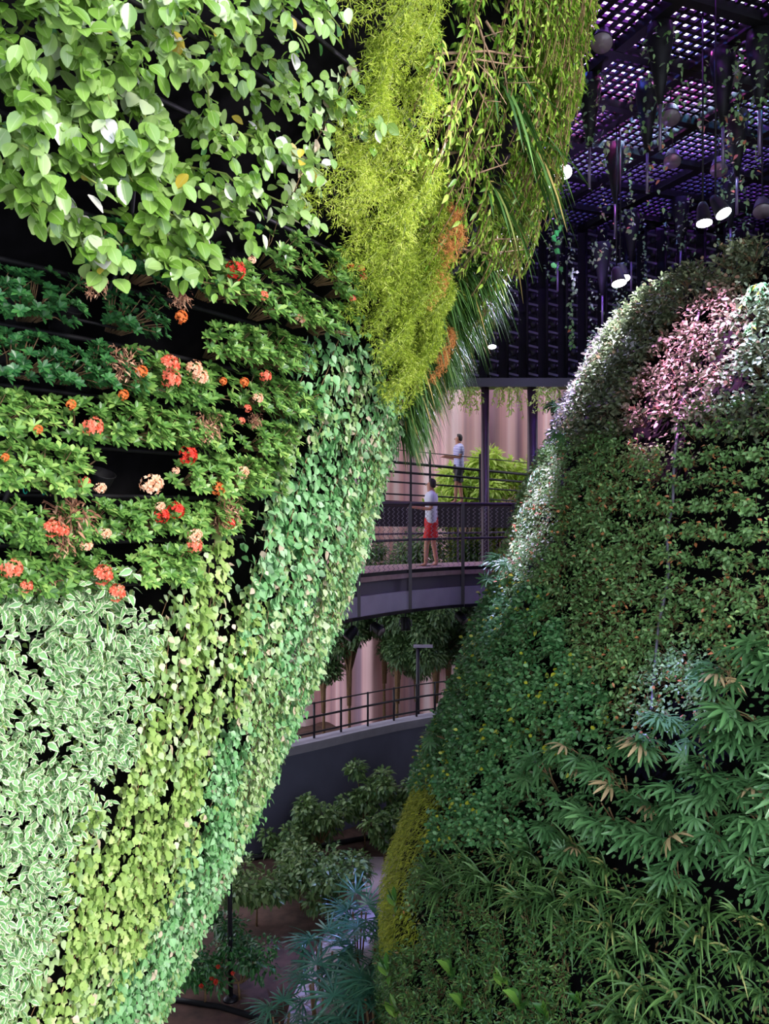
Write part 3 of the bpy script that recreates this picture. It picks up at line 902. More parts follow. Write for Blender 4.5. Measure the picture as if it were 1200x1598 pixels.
# trays, pots and pipes behind the shrubs
TL, TH = math.radians(-112), math.radians(-25)
VP = MB().lathe([(0.0, -.05), (.045, -.05), (.058, .045), (.062, .05), (.055, .05), (.05, .0), (0, 0)], sides=14).mesh('plant_pot', M['black'])
for i, z in enumerate(row_z[::-1]):
    mb = MB()
    an = np.linspace(TL, TH, 60)
    k = float(LEFT.dR(z))
    pts_ = np.stack([LEFT.c[0] + (LEFT.R(z) - .05) * np.cos(an), LEFT.c[1] + (LEFT.R(z) - .05) * np.sin(an), np.full(60, z - .105)], 1)
    mb.tube(pts_, .011, 6)
    tag(link('planter_rail', mb.mesh('planter_rail', M['black'])), f'black planter rail carrying the {ORD[min(i, 19)]} tier of shrubs from the top', 'rail', 'planter rails behind the shrubs')
    for a in np.arange(TL, math.radians(-35), .175 / float(LEFT.R(z))):
        p, t, n, s = LEFT.point(np.array(a), np.array(z - .06), -.05)
        px, py = proj(p)
        if p[1] > .8 and -40 < px < 460 and 400 < py < 960 and rng.random() < .5:
            o = link('plant_pot', VP, None, frame_mat(p, t, nrm(np.cross(UP, t)), UP, 1.0))
            o.matrix_basis = Matrix.Translation(p.tolist()) @ Matrix.Rotation(.5, 4, Vector(t.tolist())) 
            tag(o, 'black plastic plant pot tucked behind the shrub tiers of the left wall', 'pot', 'black pots behind the shrub tiers')
pipes = [([(-20, 462), (60, 478), (110, 488), (190, 505)], .006, 'thin black irrigation pipe slanting under the topmost dark shrubs'),
         ([(-20, 572), (60, 577), (130, 588), (210, 602)], .006, 'thin black irrigation pipe level with the middle of the dark shrubs'),
         ([(10, 664), (90, 668), (160, 680), (250, 690)], .007, 'black irrigation pipe with pale ties above a coiled hose'),
         ([(25, 755), (55, 760), (90, 757), (150, 760)], .007, 'black irrigation pipe with two teal clips'),
         ([(22, 660), (22, 700), (18, 745), (2, 790), (-10, 820)], .012, 'thick black hose bending down at the left edge'),
         ([(118, 672), (110, 700), (104, 725)], .008, 'short black upright pipe beside the pale-tied one'),
         ([(210, 270), (206, 330), (190, 400), (165, 460)], .009, 'black hose behind the rounded-leaf branches')]
for pl, rr, lb in pipes:
    q = np.array([LEFT.hit(x, y, .05)[0] for x, y in pl])
    t = np.linspace(0, len(q) - 1, 14)
    q = np.stack([np.interp(t, np.arange(len(q)), q[:, k]) for k in range(3)], 1)
    org = q[0].copy()
    o = link('irrigation_pipe', MB().tube(q - org, rr, 8).mesh('irrigation_pipe', M['black']), None, Matrix.Translation(org.tolist()))
    tag(o, lb, 'pipe', 'irrigation pipes on the left wall')
    if 'teal' in lb:
        for k in (2, 6):
            c = q[k] - org
            tp = [c + np.array([0, .018 * math.cos(u), .018 * math.sin(u)]) for u in np.linspace(0, 6.28, 14)]
            link('clip', MB().tube(tp, .003, 5).mesh('clip', M['teal']), o)['label'] = 'teal ring clip'

# ------------------------------------------------------------------ right mass plants
VC = meshes(lambda: v_bush_tile((.03, .046), (.018, .03), 'ovate', n=190, r=.19, out=(0, .12)), M['creeper'], 6, 'creeper_plant')
pts = spaced(RIGHT, zone_right, ['creeper'], .25, RA, RB, .3, 8.5)
print('creeper', len(pts))
for a, z, px, py in pts:
    if in_rows(np.array([a]), np.array([z]))[0]: continue
    if rng.random() < .06: continue
    lb, gr = ('small-leaved creeper plant on the right wall above bridge height', 'creepers above bridge height') if py < 850 else ('small-leaved creeper plant on the right wall below bridge height', 'creepers below bridge height')
    place('creeper_plant', VC, RIGHT, a, z, 0, lb, 'creeper', gr, rng.uniform(.85, 1.15), rng.uniform(-.5, .5))
VW = meshes(lambda: v_bush_tile((.032, .046), (.02, .03), 'ovate', n=60, r=.075, out=(0, .12)), M['creeper'], 5, 'row_creeper')
zk = (int(GZ0 / .21) + .7) * .21
while zk < GZ1 + .1:
    for a in np.arange(GP, GP + 1.1, .125 / float(RIGHT.R(zk))):
        q_, _, _, _ = RIGHT.point(np.array(a), np.array(zk)); x_, y_ = proj(q_)
        if x_ < 1260 and q_[1] > 1:
            place('row_creeper', VW, RIGHT, a + rng.normal(0, .004), zk + rng.normal(0, .012), 0, 'small creeper in the dark-striped planter rows at the right frame edge', 'creeper', 'creepers in the striped rows', rng.uniform(.8, 1.2), rng.uniform(-.5, .5))
    zk += .21
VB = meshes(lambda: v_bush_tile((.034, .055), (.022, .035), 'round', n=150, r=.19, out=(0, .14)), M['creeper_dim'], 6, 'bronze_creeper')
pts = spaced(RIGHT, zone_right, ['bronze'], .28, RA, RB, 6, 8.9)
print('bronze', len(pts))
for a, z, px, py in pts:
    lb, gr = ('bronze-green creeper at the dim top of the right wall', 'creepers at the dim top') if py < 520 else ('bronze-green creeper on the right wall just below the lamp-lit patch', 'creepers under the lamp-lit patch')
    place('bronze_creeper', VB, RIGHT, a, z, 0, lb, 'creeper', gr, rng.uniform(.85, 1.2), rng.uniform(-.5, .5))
VR = meshes(lambda: v_bush_tile((.035, .055), (.026, .042), 'round', n=150, r=.18, out=(0, .12)), M['creeper_round'], 6, 'round_leaved_creeper')
pts = spaced(RIGHT, zone_right, ['round'], .25, RA, RB, .8, 6)
print('round', len(pts))
for a, z, px, py in pts:
    place('round_leaved_creeper', VR, RIGHT, a, z, 0, 'round-leaved green creeper along the sloping edge of the right wall', 'creeper', 'round-leaved creepers', rng.uniform(.85, 1.15), rng.uniform(-.5, .5))
# lily tufts
VL = meshes(lambda: v_tuft(26, (.26, .44), (.015, .026), (.35, .9), .9, 'strap', (.1, .9)), M['lily'], 6, 'lily_tuft')
pts = spaced(RIGHT, zone_right, ['lily'], .21, RA, RB, .1, 3.8)
print('lily', len(pts))
for a, z, px, py in pts:
    lb, gr = ('arching grass-leaved lily tuft in the upper band beneath the round-leaved creepers', 'lily tufts in the upper band') if py < 1430 else ('arching grass-leaved lily tuft in the bottom right below the palms', 'lily tufts at the bottom right')
    place('lily_tuft', VL, RIGHT, a, z, -.02, lb, 'lily', gr, rng.uniform(.75, 1.15), lean=False)
VF = meshes(lambda: v_bush_tile((.03, .05), (.01, .018), 'lance', n=240, r=.2, out=(0, .09)), M['finefern'], 6, 'low_fern')
pts = spaced(RIGHT, zone_right, ['fine'], .27, RA, RB, .05, 3)
print('fine', len(pts))
for a, z, px, py in pts:
    place('low_fern', VF, RIGHT, a, z, 0, 'low fine-leaved fern at the foot of the right wall', 'fern', 'low ferns at the foot of the right wall', rng.uniform(.85, 1.15), rng.uniform(-.5, .5))
VM = meshes(lambda: v_tuft(10, (.12, .2), (.006, .009), (1, 1.6), .2, 'strap'), M['moss'], 2, 'grass')
# broad-leaved rosettes
VBR = meshes(lambda: v_tuft(7, (.14, .24), (.05, .07), (.1, .5), 1.1, 'lance', (.1, .7)), M['broad'], 4, 'broad_leaved_plant')
for px, py, sc, lb in [(720, 1525, 1.0, 'bright broad-leaved plant with an upright yellow-green leaf among the low ferns'), (828, 1575, 1.15, 'largest broad-leaved plant at the bottom edge'), (632, 1415, .9, 'broad-leaved plant highest up beside the moss strip'),
                       (622, 1520, 1.0, 'broad-leaved plant at the edge of the blue-green ground palms'), (635, 1580, 1.0, 'broad-leaved plant low by the spiky violet palm leaf'), (800, 1535, .7, 'small broad-leaved plant above the largest one'),
                       (738, 1575, .9, 'broad-leaved plant left of the largest one'), (870, 1590, .9, 'broad-leaved plant right of the largest one'), (920, 1570, .7, 'slim broad-leaved plant where low ferns meet the lilies')]:
    p, t, n, s, a, z = RIGHT.hit(px, py)
    place('broad_leaved_plant', VBR, RIGHT, a, max(z, .05), .1, lb, 'plant', 'broad-leaved plants at the foot of the right wall', sc * 1.2, lean=False)

# lady palms: thing > cane, palm_leaf
FAN = [v_fan(rng.integers(7, 11), .2, .03, 190, .35).mesh('palm_leaf', M['palm']) for _ in range(5)]
FAN.append(v_fan(6, .19, .034, 150, .5).mesh('palm_leaf', M['dry_palm']))
FANB = [v_fan(rng.integers(11, 14), .34, .026, 230, .3).mesh('palm_leaf', M['palm_blue']) for _ in range(4)]


def lady_palm(p, n, fans, nf, lab, group, scale=1.0, height=.35, name='lady_palm'):
    e = bpy.data.objects.new(name, None); C.objects.link(e); e.empty_display_size = .1
    nn = nrm(np.array([n[0], n[1], 0])); t = np.cross(nn, UP)
    e.matrix_basis = frame_mat(p, t, nn, UP, scale)
    tag(e, lab, 'palm', group)
    mb = MB(); tips = []
    for k in range(3):
        a = rng.uniform(-.12, .12); tip = np.array([a, rng.uniform(.1, .2), height * rng.uniform(.6, 1.1)])
        mb.tube([[a * .3, -.04, -.02], [a * .6, .06, tip[2] * .5], tip], .006, 5); tips.append(tip)
    link('cane', mb.mesh('cane', M['stem_brown']), e)
    for k in range(nf):
        tip = tips[k % 3] * [1, 1, rng.uniform(.35, 1.05)]
        az = rng.uniform(-1.5, 1.5); el = rng.uniform(-.5, .45)
        d = nrm(np.array([math.sin(az) * math.cos(el), math.cos(az) * math.cos(el), math.sin(el)]))
        sd = nrm(np.cross(d, UP + rng.normal(0, .45, 3))); nz = np.cross(sd, d)
        link('palm_leaf', fans[rng.integers(len(fans)) if rng.random() < .3 else rng.integers(min(5, len(fans)))], e, frame_mat(tip, sd, d, nz, rng.uniform(.8, 1.1)))
    return e


pts = spaced(RIGHT, zone_right, ['palm'], .27, RA, RB, 1.2, 6, jit=.3, margin=110)
print('palm', len(pts))
for a, z, px, py in pts:
    p, t, n, s = RIGHT.point(np.array(a), np.array(z))
    if px < 1030: lb, gr = 'lady palm clump with blunt leaf fans in the left half of the palm patch', 'lady palms, left half of the patch'
    elif py < 1250: lb, gr = 'lady palm clump with blunt leaf fans at the upper right of the palm patch', 'lady palms, upper right of the patch'
    else: lb, gr = 'lady palm clump with blunt leaf fans at the lower right of the palm patch', 'lady palms, lower right of the patch'
    lady_palm(p, n, FAN, 10, lb, gr, rng.uniform(.7, 1.05), rng.uniform(.1, .35))
for px, py, sc, lb in [(800, 888, .9, 'blue-lit palm tuft on the edge of the right wall level with the bridge mesh'), (775, 915, .8, 'blue-lit palm tuft lower on the same edge beside the bridge fascia'), (875, 640, .8, 'palm tuft reaching out from the right wall beside the steel posts'),
                       (885, 690, .7, 'small palm tuft under the one beside the posts'), (690, 1160, .8, 'small palm tuft on the right wall edge over the ramp wall')]:
    p, t, n, s, a, z = RIGHT.hit(px + 12, py)
    lady_palm(p, n, FAN, 8, lb, 'palm tufts on the wall edge', sc, .15)

# large pale leaves branches on right upper edge
VE = meshes(v_spray, M['creeper_round'], 3, 'edge_shrub')
for px, py, lb in [(850, 750, 'shrub with round blue-lit leaves on the wall edge at rail height'), (835, 800, 'shrub with blue-lit leaves on the wall edge at the mesh'), (965, 460, 'brightest white-lit shrub right under the lamp pair'),
                   (945, 505, 'white-lit shrub second below the lamp pair'), (925, 560, 'violet-lit shrub on the upper wall edge'), (905, 610, 'violet-blue shrub on the edge above the palm tuft'), (1190, 470, 'pale blue-lit shrub at the right frame edge'),
                   (1175, 530, 'pale blue-lit shrub below the one at the frame edge')]:
    p, t, n, s, a, z = RIGHT.hit(px + 5, py)
    place('edge_shrub', VE, RIGHT, a, z + .12, .05, lb, 'shrub', 'lamp-lit shrubs on the right wall', .8, lean=False)

q = np.array([RIGHT.hit(x, y, .04)[0] for x, y in [(1100, 440), (1080, 540), (1062, 640), (1052, 720), (1050, 790), (1040, 830), (1044, 900), (1026, 990), (1022, 1060), (1016, 1110)]])
t = np.linspace(0, 9, 30); q = np.stack([np.interp(t, np.arange(10), q[:, k]) for k in range(3)], 1)
tag(link('irrigation_pipe', MB().tube(q, .013, 8).mesh('irrigation_pipe', plain('grey_pipe', (90, 84, 100), .4))), 'long upright pipe running down the middle of the right green wall', 'pipe')

# ------------------------------------------------------------------ ground
mb = MB().box((4, 18, -.05), (30, 24, .05)); structure('floor', mb, M['soil'])
# paved path
pp = [(610, 1335), (640, 1335), (610, 1410), (560, 1490), (500, 1598), (420, 1598), (480, 1500), (540, 1420), (575, 1365)]
V_ = [CAM + ray(x, y) * (CAM[2] / (-ray(x, y)[2])) for x, y in [(540, 1338), (655, 1338), (640, 1400), (600, 1460), (545, 1560), (520, 1640), (430, 1640), (455, 1560), (500, 1470), (540, 1400)]]
V_ = np.array(V_); V_[:, 2] = .012
n = len(V_)
low = V_.copy(); low[:, 2] = 0
mb = MB().add(np.concatenate([V_, low]), [tuple(range(n))[::-1]] + [(i, (i + 1) % n, n + (i + 1) % n, n + i) for i in range(n)])
structure('path', mb, M['path'])


def gpt(px, py):
    d = ray(px, py)
    return CAM + d * (CAM[2] / -d[2])


# kerb hose at bottom left
q = np.array([gpt(x, y) for x, y in [(270, 1563), (300, 1568), (345, 1575), (400, 1592), (450, 1620)]]); q[:, 2] += .03
tag(link('ground_hose', MB().tube(q, .035, 8).mesh('ground_hose', M['black'])), 'dark hose lying on the soil at the foot of the left wall', 'hose')
q = np.array([gpt(x, y) for x, y in [(380, 1345), (480, 1328), (600, 1306), (680, 1296)]]); q[:, 2] += .05
tag(link('edging_pipe', MB().tube(q, .05, 8).mesh('edging_pipe', M['black'])), 'dark edging pipe running in front of the slate ramp wall', 'pipe')

# slim pole
b_ = gpt(360, 1560)
e = bpy.data.objects.new('slim_pole', None); C.objects.link(e); e.location = b_.tolist()
tag(e, 'slim dark pole standing in the soil beside the foot of the left wall', 'pole')
link('shaft', MB().tube([[0, 0, 0], [-.01, 0, 1.2], [-.03, 0, 3.2]], .03, 10).mesh('shaft', M['dark_steel']), e)
link('foot_plate', MB().lathe([(0, .05), (.05, .05), (.09, .02), (.1, 0), (0, 0)]).mesh('foot_plate', M['dark_steel']), e)

# ramp wall (level top at z=1.85)
def arc(pxs, pys, ztop):
    out_ = []
    for x, y in zip(pxs, pys):
        d = ray(x, y); out_.append(CAM + d * ((ztop - CAM[2]) / d[2]))
    return np.array(out_)


top = arc([300, 380, 445, 500, 560, 620, 670, 705, 780, 900], [1195, 1182, 1168, 1156, 1142, 1129, 1120, 1115, 1108, 1104], 1.85)


def extrude_wall(top, h0, h1, th):
    T = nrm(np.gradient(top, axis=0) * [1, 1, 0]); N_ = np.stack([-T[:, 1], T[:, 0], np.zeros(len(T))], 1)
    V = []
    for i in range(len(top)):
        for (o_, z) in ((0, h0), (0, h1), (th, h1), (th, h0)):
            q_ = top[i] + N_[i] * o_; V.append([q_[0], q_[1], z])
    fs = [(i * 4 + k, (i + 1) * 4 + k, (i + 1) * 4 + (k + 1) % 4, i * 4 + (k + 1) % 4) for i in range(len(top) - 1) for k in range(4)]
    fs += [(0, 1, 2, 3), tuple((len(top) - 1) * 4 + k for k in (3, 2, 1, 0))]
    return MB().add(V, fs)


structure('wall_ramp', extrude_wall(top, 0, 1.72, .3), M['ramp'])
mb = extrude_wall(top + [0, -.03, 0], 1.70, 1.86, .36)
structure('trim_1', mb, M['ramp_cap'])
# railing on ramp wall
T = nrm(np.gradient(top, axis=0)); N_ = np.stack([-T[:, 1], T[:, 0], np.zeros(len(T))], 1)
line = top + N_ * .2
def smooth(pts, n):
    t = np.linspace(0, len(pts) - 1, n)
    return np.stack([np.interp(t, np.arange(len(pts)), pts[:, k]) for k in range(3)], 1)
line = smooth(line, 40)
e = bpy.data.objects.new('ramp_railing', None); C.objects.link(e); e.location = line[8].tolist()
tag(e, 'low dark steel railing along the pale cap of the ramp wall', 'railing')
org = line[8]
for h_, r_ in ((.12, .02), (.42, .022), (.68, .014)):
    link('rail', MB().tube(line - org + [0, 0, h_], r_, 6).mesh('rail', M['dark_steel']), e)
for k in range(1, 40, 3):
    link('post', MB().tube([line[k] - org, line[k] - org + [0, 0, .7]], .024, 6).mesh('post', M['dark_steel']), e)

# ------------------------------------------------------------------ footbridge (deck at z = 5.17)
dz = 5.17
bl = arc([400, 470, 545, 600, 640, 700, 760, 850, 960], [925, 913, 903, 897.5, 894, 890, 887.5, 884, 882], dz)
bl = smooth(bl, 33)
T = nrm(np.gradient(bl, axis=0)); N_ = np.stack([-T[:, 1], T[:, 0], np.zeros(len(T))], 1)
e = bpy.data.objects.new('footbridge', None); C.objects.link(e); e.location = bl[8].tolist(); org = bl[8].copy()
tag(e, 'curved plum-grey steel footbridge with mesh railing that the person walks on', 'bridge')


def strip(line, lo_, hi_, off0, off1, name, mat):
    V = []
    for i in range(len(line)):
        for (o_, z) in ((off0, lo_), (off0, hi_), (off1, hi_), (off1, lo_)):
            q_ = line[i] + N_[i] * o_ - org; V.append([q_[0], q_[1], q_[2] + z])
    L_ = len(line)
    fs = [(i * 4 + k, (i + 1) * 4 + k, (i + 1) * 4 + (k + 1) % 4, i * 4 + (k + 1) % 4) for i in range(L_ - 1) for k in range(4)] + [(0, 1, 2, 3), tuple((L_ - 1) * 4 + k for k in (3, 2, 1, 0))]
    return link(name, MB().add(V, fs).mesh(name, mat, False), e)


strip(bl, -.08, 0, -.02, 1.9, 'deck', M['deck'])
strip(bl, -.4, -.08, .08, .12, 'upper_fascia', plain('shadowed_web', (104, 92, 114), .5, .2))  # web colour darkened to paint the shade under the deck
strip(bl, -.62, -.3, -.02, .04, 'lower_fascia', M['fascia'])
strip(bl, -.66, -.61, -.06, 1.95, 'bottom_flange', M['dark_steel'])
strip(bl, .0, .06, -.02, .02, 'kick_plate', M['dark_steel'])
link('top_rail', MB().tube(bl - org + [0, 0, 1.17], .035, 8).mesh('top_rail', M['rail']), e)
link('middle_rail', MB().tube(bl - org + [0, 0, .56], .022, 8).mesh('middle_rail', M['rail']), e)
link('far_rail', MB().tube(bl + N_ * 1.85 - org + [0, 0, 1.17], .03, 8).mesh('far_rail', M['rail']), e)
link('far_middle_rail', MB().tube(bl + N_ * 1.85 - org + [0, 0, .6], .02, 8).mesh('far_middle_rail', M['rail']), e)
post_i = [2, 6, 10, 14, 18, 22, 26, 30]
# posts at wanted picture places
ppx = proj(bl)[0]
want = [400, 478, 560, 640, 722, 800, 880]
idx = [float(np.interp(w_, ppx, np.arange(len(ppx)))) for w_ in want]
def at_i(f, arr):
    i0 = int(math.floor(f)); i1 = min(i0 + 1, len(arr) - 1); return arr[i0] * (1 - f + i0) + arr[i1] * (f - i0)
for f in idx:
    b0 = at_i(f, bl) - org
    link('post', MB().box(b0 + [0, -.03, .27], (.028, .03, .92)).mesh('post', M['rail'], False), e)
    b1 = b0 + at_i(f, N_) * 1.85
    link('post', MB().box(b1 + [0, 0, .58], (.02, .02, .6)).mesh('post', M['rail'], False), e)
for f0, f1 in zip(idx[:-1], idx[1:]):
    a_ = at_i(f0, bl) - org; c_ = at_i(f1, bl) - org
    mb = MB()
    Lh = np.linalg.norm(c_ - a_); u_ = (c_ - a_) / Lh
    w_, hgt, z0, z1 = .125, .036, .06, 1.14
    rows = int((z1 - z0) / hgt); cols = int(Lh / w_)
    for s_ in (-1, 1):
        # family of zig-zag wires, one per column
        for c2 in range(cols + 1):
            zs = z0 + np.arange(rows + 1) * hgt
            xs = np.clip((c2 + .25 * s_ * np.where(np.arange(rows + 1) % 2 == 0, 1, -1)) * w_ + 0, 0, Lh)
            ptsw = a_[None] + u_[None] * xs[:, None] + np.stack([0 * zs, 0 * zs - .01, zs], 1)
            if s_ < 0:
                ptsw = ptsw + u_ * w_ * .5 * 0
            mb.tube(ptsw if s_ > 0 else ptsw + u_ * 0, .0065, 3, cap=False)
            if s_ > 0:
                xs2 = np.clip((c2 + .5 + .25 * np.where(np.arange(rows + 1) % 2 == 0, -1, 1)) * w_, 0, Lh)
                mb.tube(a_[None] + u_[None] * xs2[:, None] + np.stack([0 * zs, 0 * zs - .01, zs], 1), .0065, 3, cap=False)
        break
    link('mesh_panel', mb.mesh('mesh_panel', M['mesh']), e)

# spotlights under the bridge
def can_light(p, aim, lab, group, r=.1, L=.22):
    e2 = bpy.data.objects.new('spotlight', None); C.objects.link(e2); e2.location = list(map(float, p))
    tag(e2, lab, 'light', group)
    d = nrm(np.array(aim, float)); c0 = np.array([0, 0, -.18])
    link('bracket', MB().tube([[0, 0, .02], [0, 0, -.12]], .015, 6).box((0, 0, -.13), (r + .02, .012, .012)).box((r + .01, 0, -.17), (.01, .015, .05)).box((-r - .01, 0, -.17), (.01, .015, .05)).mesh('bracket', M['dark_steel'], False), e2)
    link('housing', MB().tube([c0 - d * L * .5, c0 - d * L * .4, c0 + d * L * .35, c0 + d * L * .5], [r * .6, r * .85, r * .9, r], 14).mesh('housing', M['black']), e2)
    link('lens', MB().tube([c0 + d * L * .5, c0 + d * (L * .5 + .006)], r * .85, 14).mesh('lens', M['disc']), e2)
    return e2


for (px, lab, aim) in [(548, 'black spotlight hanging under the bridge nearest the left wall', (-.6, -.3, -.8)), (588, 'spotlight with a pale face under the bridge, second along from the left wall', (.7, -.6, -.5)),
                       (633, 'upright spotlight hanging straight down under the bridge beside a post', (.05, -.1, -1)), (720, 'spotlight under the bridge nearest the right wall', (.6, -.4, -.6))]:
    b0 = at_i(float(np.interp(px, ppx, np.arange(len(ppx)))), bl)
    can_light(b0 + [0, .1, -.68], aim, lab, 'spotlights under the footbridge', .09)

# ------------------------------------------------------------------ far walkway, posts, beam
e = bpy.data.objects.new('far_walkway', None); C.objects.link(e)
A0 = P(560, 777, 18.5); A1 = P(880, 792, 20.5); org = A0.copy(); e.location = org.tolist()
tag(e, 'upper walkway with dark maroon fascia and slanting railing beyond the footbridge', 'walkway')
def seg(y0, y1, r_, name):
    a_ = P(560, y0, 18.5) - org; b_ = P(880, y1, 20.5) - org
    link(name, MB().tube([a_, b_], r_, 6).mesh(name, M['dark_steel']), e)
for (y0, y1, r_) in [(696, 728, .012), (716, 746, .035), (732, 757, .03), (748, 771, .022), (768, 786, .02)]:
    seg(y0, y1, r_, 'rail')
for px in (600, 641, 671, 749, 824):
    f = (px - 560) / 320; Yp = 1 / ((1 - f) / 18.5 + f / 20.5)
    a_ = P(px, 777 + 15 * f, Yp) - org
    link('post', MB().box(a_ + [0, 0, .55], (.025, .02, .62)).mesh('post', M['dark_steel'], False), e)
ax0 = nrm((A1 - A0) * [1, 1, 0]); ax1 = np.array([-ax0[1], ax0[0], 0])
f_top0, f_top1 = P(540, 778, 18.4) - org, P(900, 793, 20.6) - org
f_b0, f_b1 = P(540, 821, 18.4) - org, P(900, 825, 20.6) - org
V_ = [f_top0, f_top1, f_b1, f_b0]; V_ += [v + ax1 * 1.6 for v in V_]
link('fascia', MB().add(V_, [(0, 1, 2, 3), (7, 6, 5, 4), (0, 4, 5, 1), (3, 2, 6, 7), (1, 5, 6, 2), (0, 3, 7, 4)]).mesh('fascia', M['dark_fascia'], False), e)

for px, r_, lab in [(757, .085, 'round steel post nearest the left wall, holding the planted beam'), (831, .11, 'thicker round steel post beside the right wall, holding the planted beam')]:
    b0 = P(px, 799, 17.3)
    tag(link('support_post', MB().tube([[0, 0, 0], [0, 0, 8.78]], r_, 14).mesh('support_post', plain('warm_dark_steel', (64, 46, 56), .4, .3)), None, Matrix.Translation((float(b0[0]), float(b0[1]), 0))), lab, 'post', None)
bb = bpy.data.objects.new('x', None); bpy.data.objects.remove(bb)
structure('trim_2', MB().box((4, 17.3, 8.86), (9, .22, .09)), M['dark_steel'])

# hanging wall above the beam, hall wall, roof
structure('wall_back', MB().box((5, 17.75, 11.2), (11, .1, 2.3)), M['hallwall'])
structure('wall_hall', MB().box((15.5, 9.5, 6.75), (.1, 9, 6.75)), M['hallwall'])  # second one is an unseen side wall, added to block sky light

# racks of tilted slats on the hanging wall
e0 = None
for i, px in enumerate(range(700, 1240, 31)):
    x = (px - 600) / F * 17.2
    e = bpy.data.objects.new('slat_rack', None); C.objects.link(e); e.location = (x, 17.3, 8.98)
    tag(e, 'dark vertical rack of tilted violet-grey slats on the shaded hanging wall', 'rack', 'slat racks on the hanging wall')
    if e0 is None:
        mu = MB().tube([[0, 0, 0], [0, 0, 3.2]], .03, 6).tube([[.22, .05, 0], [.22, .05, 3.2]], .018, 6).mesh('upright', M['black'])
        ms = MB()
        for k in range(22):
            z = .08 + k * .145
            ms.box((.11, 0, z), (.12, .01, .022), [nrm([1, 0, (.45 if k % 2 else -.25)]), [0, 1, 0], nrm([-(.45 if k % 2 else -.25), 0, 1])])
        ms = ms.mesh('slats', M['rack'], False)
        mk = MB()
        for k in range(11):
            mk.lathe([(0, 0), (.05, 0), (.075, .12), (.06, .12), (0, .1)], (.11, -.12, .15 + k * .29), 10)
        mk = mk.mesh('pots', M['black'])
        e0 = e
    link('upright', mu, e); link('slats', ms, e); link('pot_column', mk, e)

# lattice ceiling, turned 22 degrees
th = math.radians(22); ua = np.array([math.cos(th), math.sin(th), 0]); va = np.array([-math.sin(th), math.cos(th), 0])
ctr = np.array([5.2, 11.6, 12.2])
mb = MB()
pit = .15
def ok_pt(p): return -1.5 < p[0] < 15.3 and 5.5 < p[1] < 17.6
for fam, (d_, o_) in enumerate(((ua, va), (va, ua))):
    for k in range(-80, 81):
        s_ = np.linspace(-13, 13, 261)
        pp_ = ctr + o_ * k * pit + d_[None] * s_[:, None]
        okm = [ok_pt(p) for p in pp_]
        if not any(okm): continue
        i0 = okm.index(True); i1 = len(okm) - 1 - okm[::-1].index(True)
        if i1 <= i0: continue
        a_, c_ = pp_[i0], pp_[i1]
        wd = .028 if k % 8 else .075
        mb.box((a_ + c_) / 2 + [0, 0, .004 * fam - (.06 if k % 8 == 0 else 0)], (np.linalg.norm(c_ - a_) / 2, wd if fam else wd * .9, .02 if k % 8 else .07), [d_, o_, UP])
structure('ceiling', mb, M['black'])
# roof sheet with an opening
zt = 13.4
for k, (x0, x1, y0, y1) in enumerate([(-2, 16, 4.5, 10.8), (-2, 4.75, 10.8, 12.8), (7.2, 16, 10.8, 12.8), (-2, 16, 12.8, 18)]):
    structure('roof_%d' % (k + 1), MB().box(((x0 + x1) / 2, (y0 + y1) / 2, zt), ((x1 - x0) / 2, (y1 - y0) / 2, .05)), M['roof'])

structure('trim_light_block', MB().box((7, 4.5, 12.8), (9, .05, .62)).box((-2, 11.2, 12.8), (.05, 6.8, .62)), M['hallwall'])  # unseen boards, added to keep sky light out above the lattice

# conical planters hanging from the ceiling
pot = MB().tube([[0, 0, 0], [0, 0, -.15], [0, 0, -.6], [0, 0, -.95]], [.15, .16, .09, .03], 14).mesh('pot', M['black'])
rod = MB().tube([[0, 0, -.9], [0, 0, -1.5]], .02, 6).mesh('rod', plain('rod_metal', (110, 96, 120), .4, .5))
def hang_vine(n=60, ln=1.3):
    mb = MB(); n_s = 5
    for k in range(n_s):
        a = rng.uniform(0, 6.28); r0 = .2
        z = np.linspace(0, -ln * rng.uniform(.5, 1), 8)
        pts = np.stack([math.cos(a) * (r0 + .03 * np.arange(8) ** .5) + rng.normal(0, .01, 8), math.sin(a) * r0 + rng.normal(0, .01, 8), z], 1)
        m = n // n_s; t = rng.random(m)
        base = np.stack([np.interp(t, np.linspace(0, 1, 8), pts[:, j]) for j in range(3)], 1) + rng.normal(0, .03, (m, 3))
        L = rng.uniform(.05, .08, m)
        mb.leaves(base, rng.normal(0, 1, (m, 3)) - [0, 0, .5], rng.normal(0, .4, (m, 3)) + [0, -.6, .6], L, L * .7, 'ovate', .2)
    return mb
HV = [hang_vine(110, 1.4 + .3 * k).mesh('vine', M['creeper']) for k in range(4)]
hp = [(920, 120), (1030, 40), (1128, 80), (960, 225), (1042, 200), (1150, 175), (905, 300), (985, 330), (1062, 310), (1140, 270), (1190, 330), (940, 380), (1195, 210), (870, 330), (1010, 130), (1090, 10), (1185, 50)]
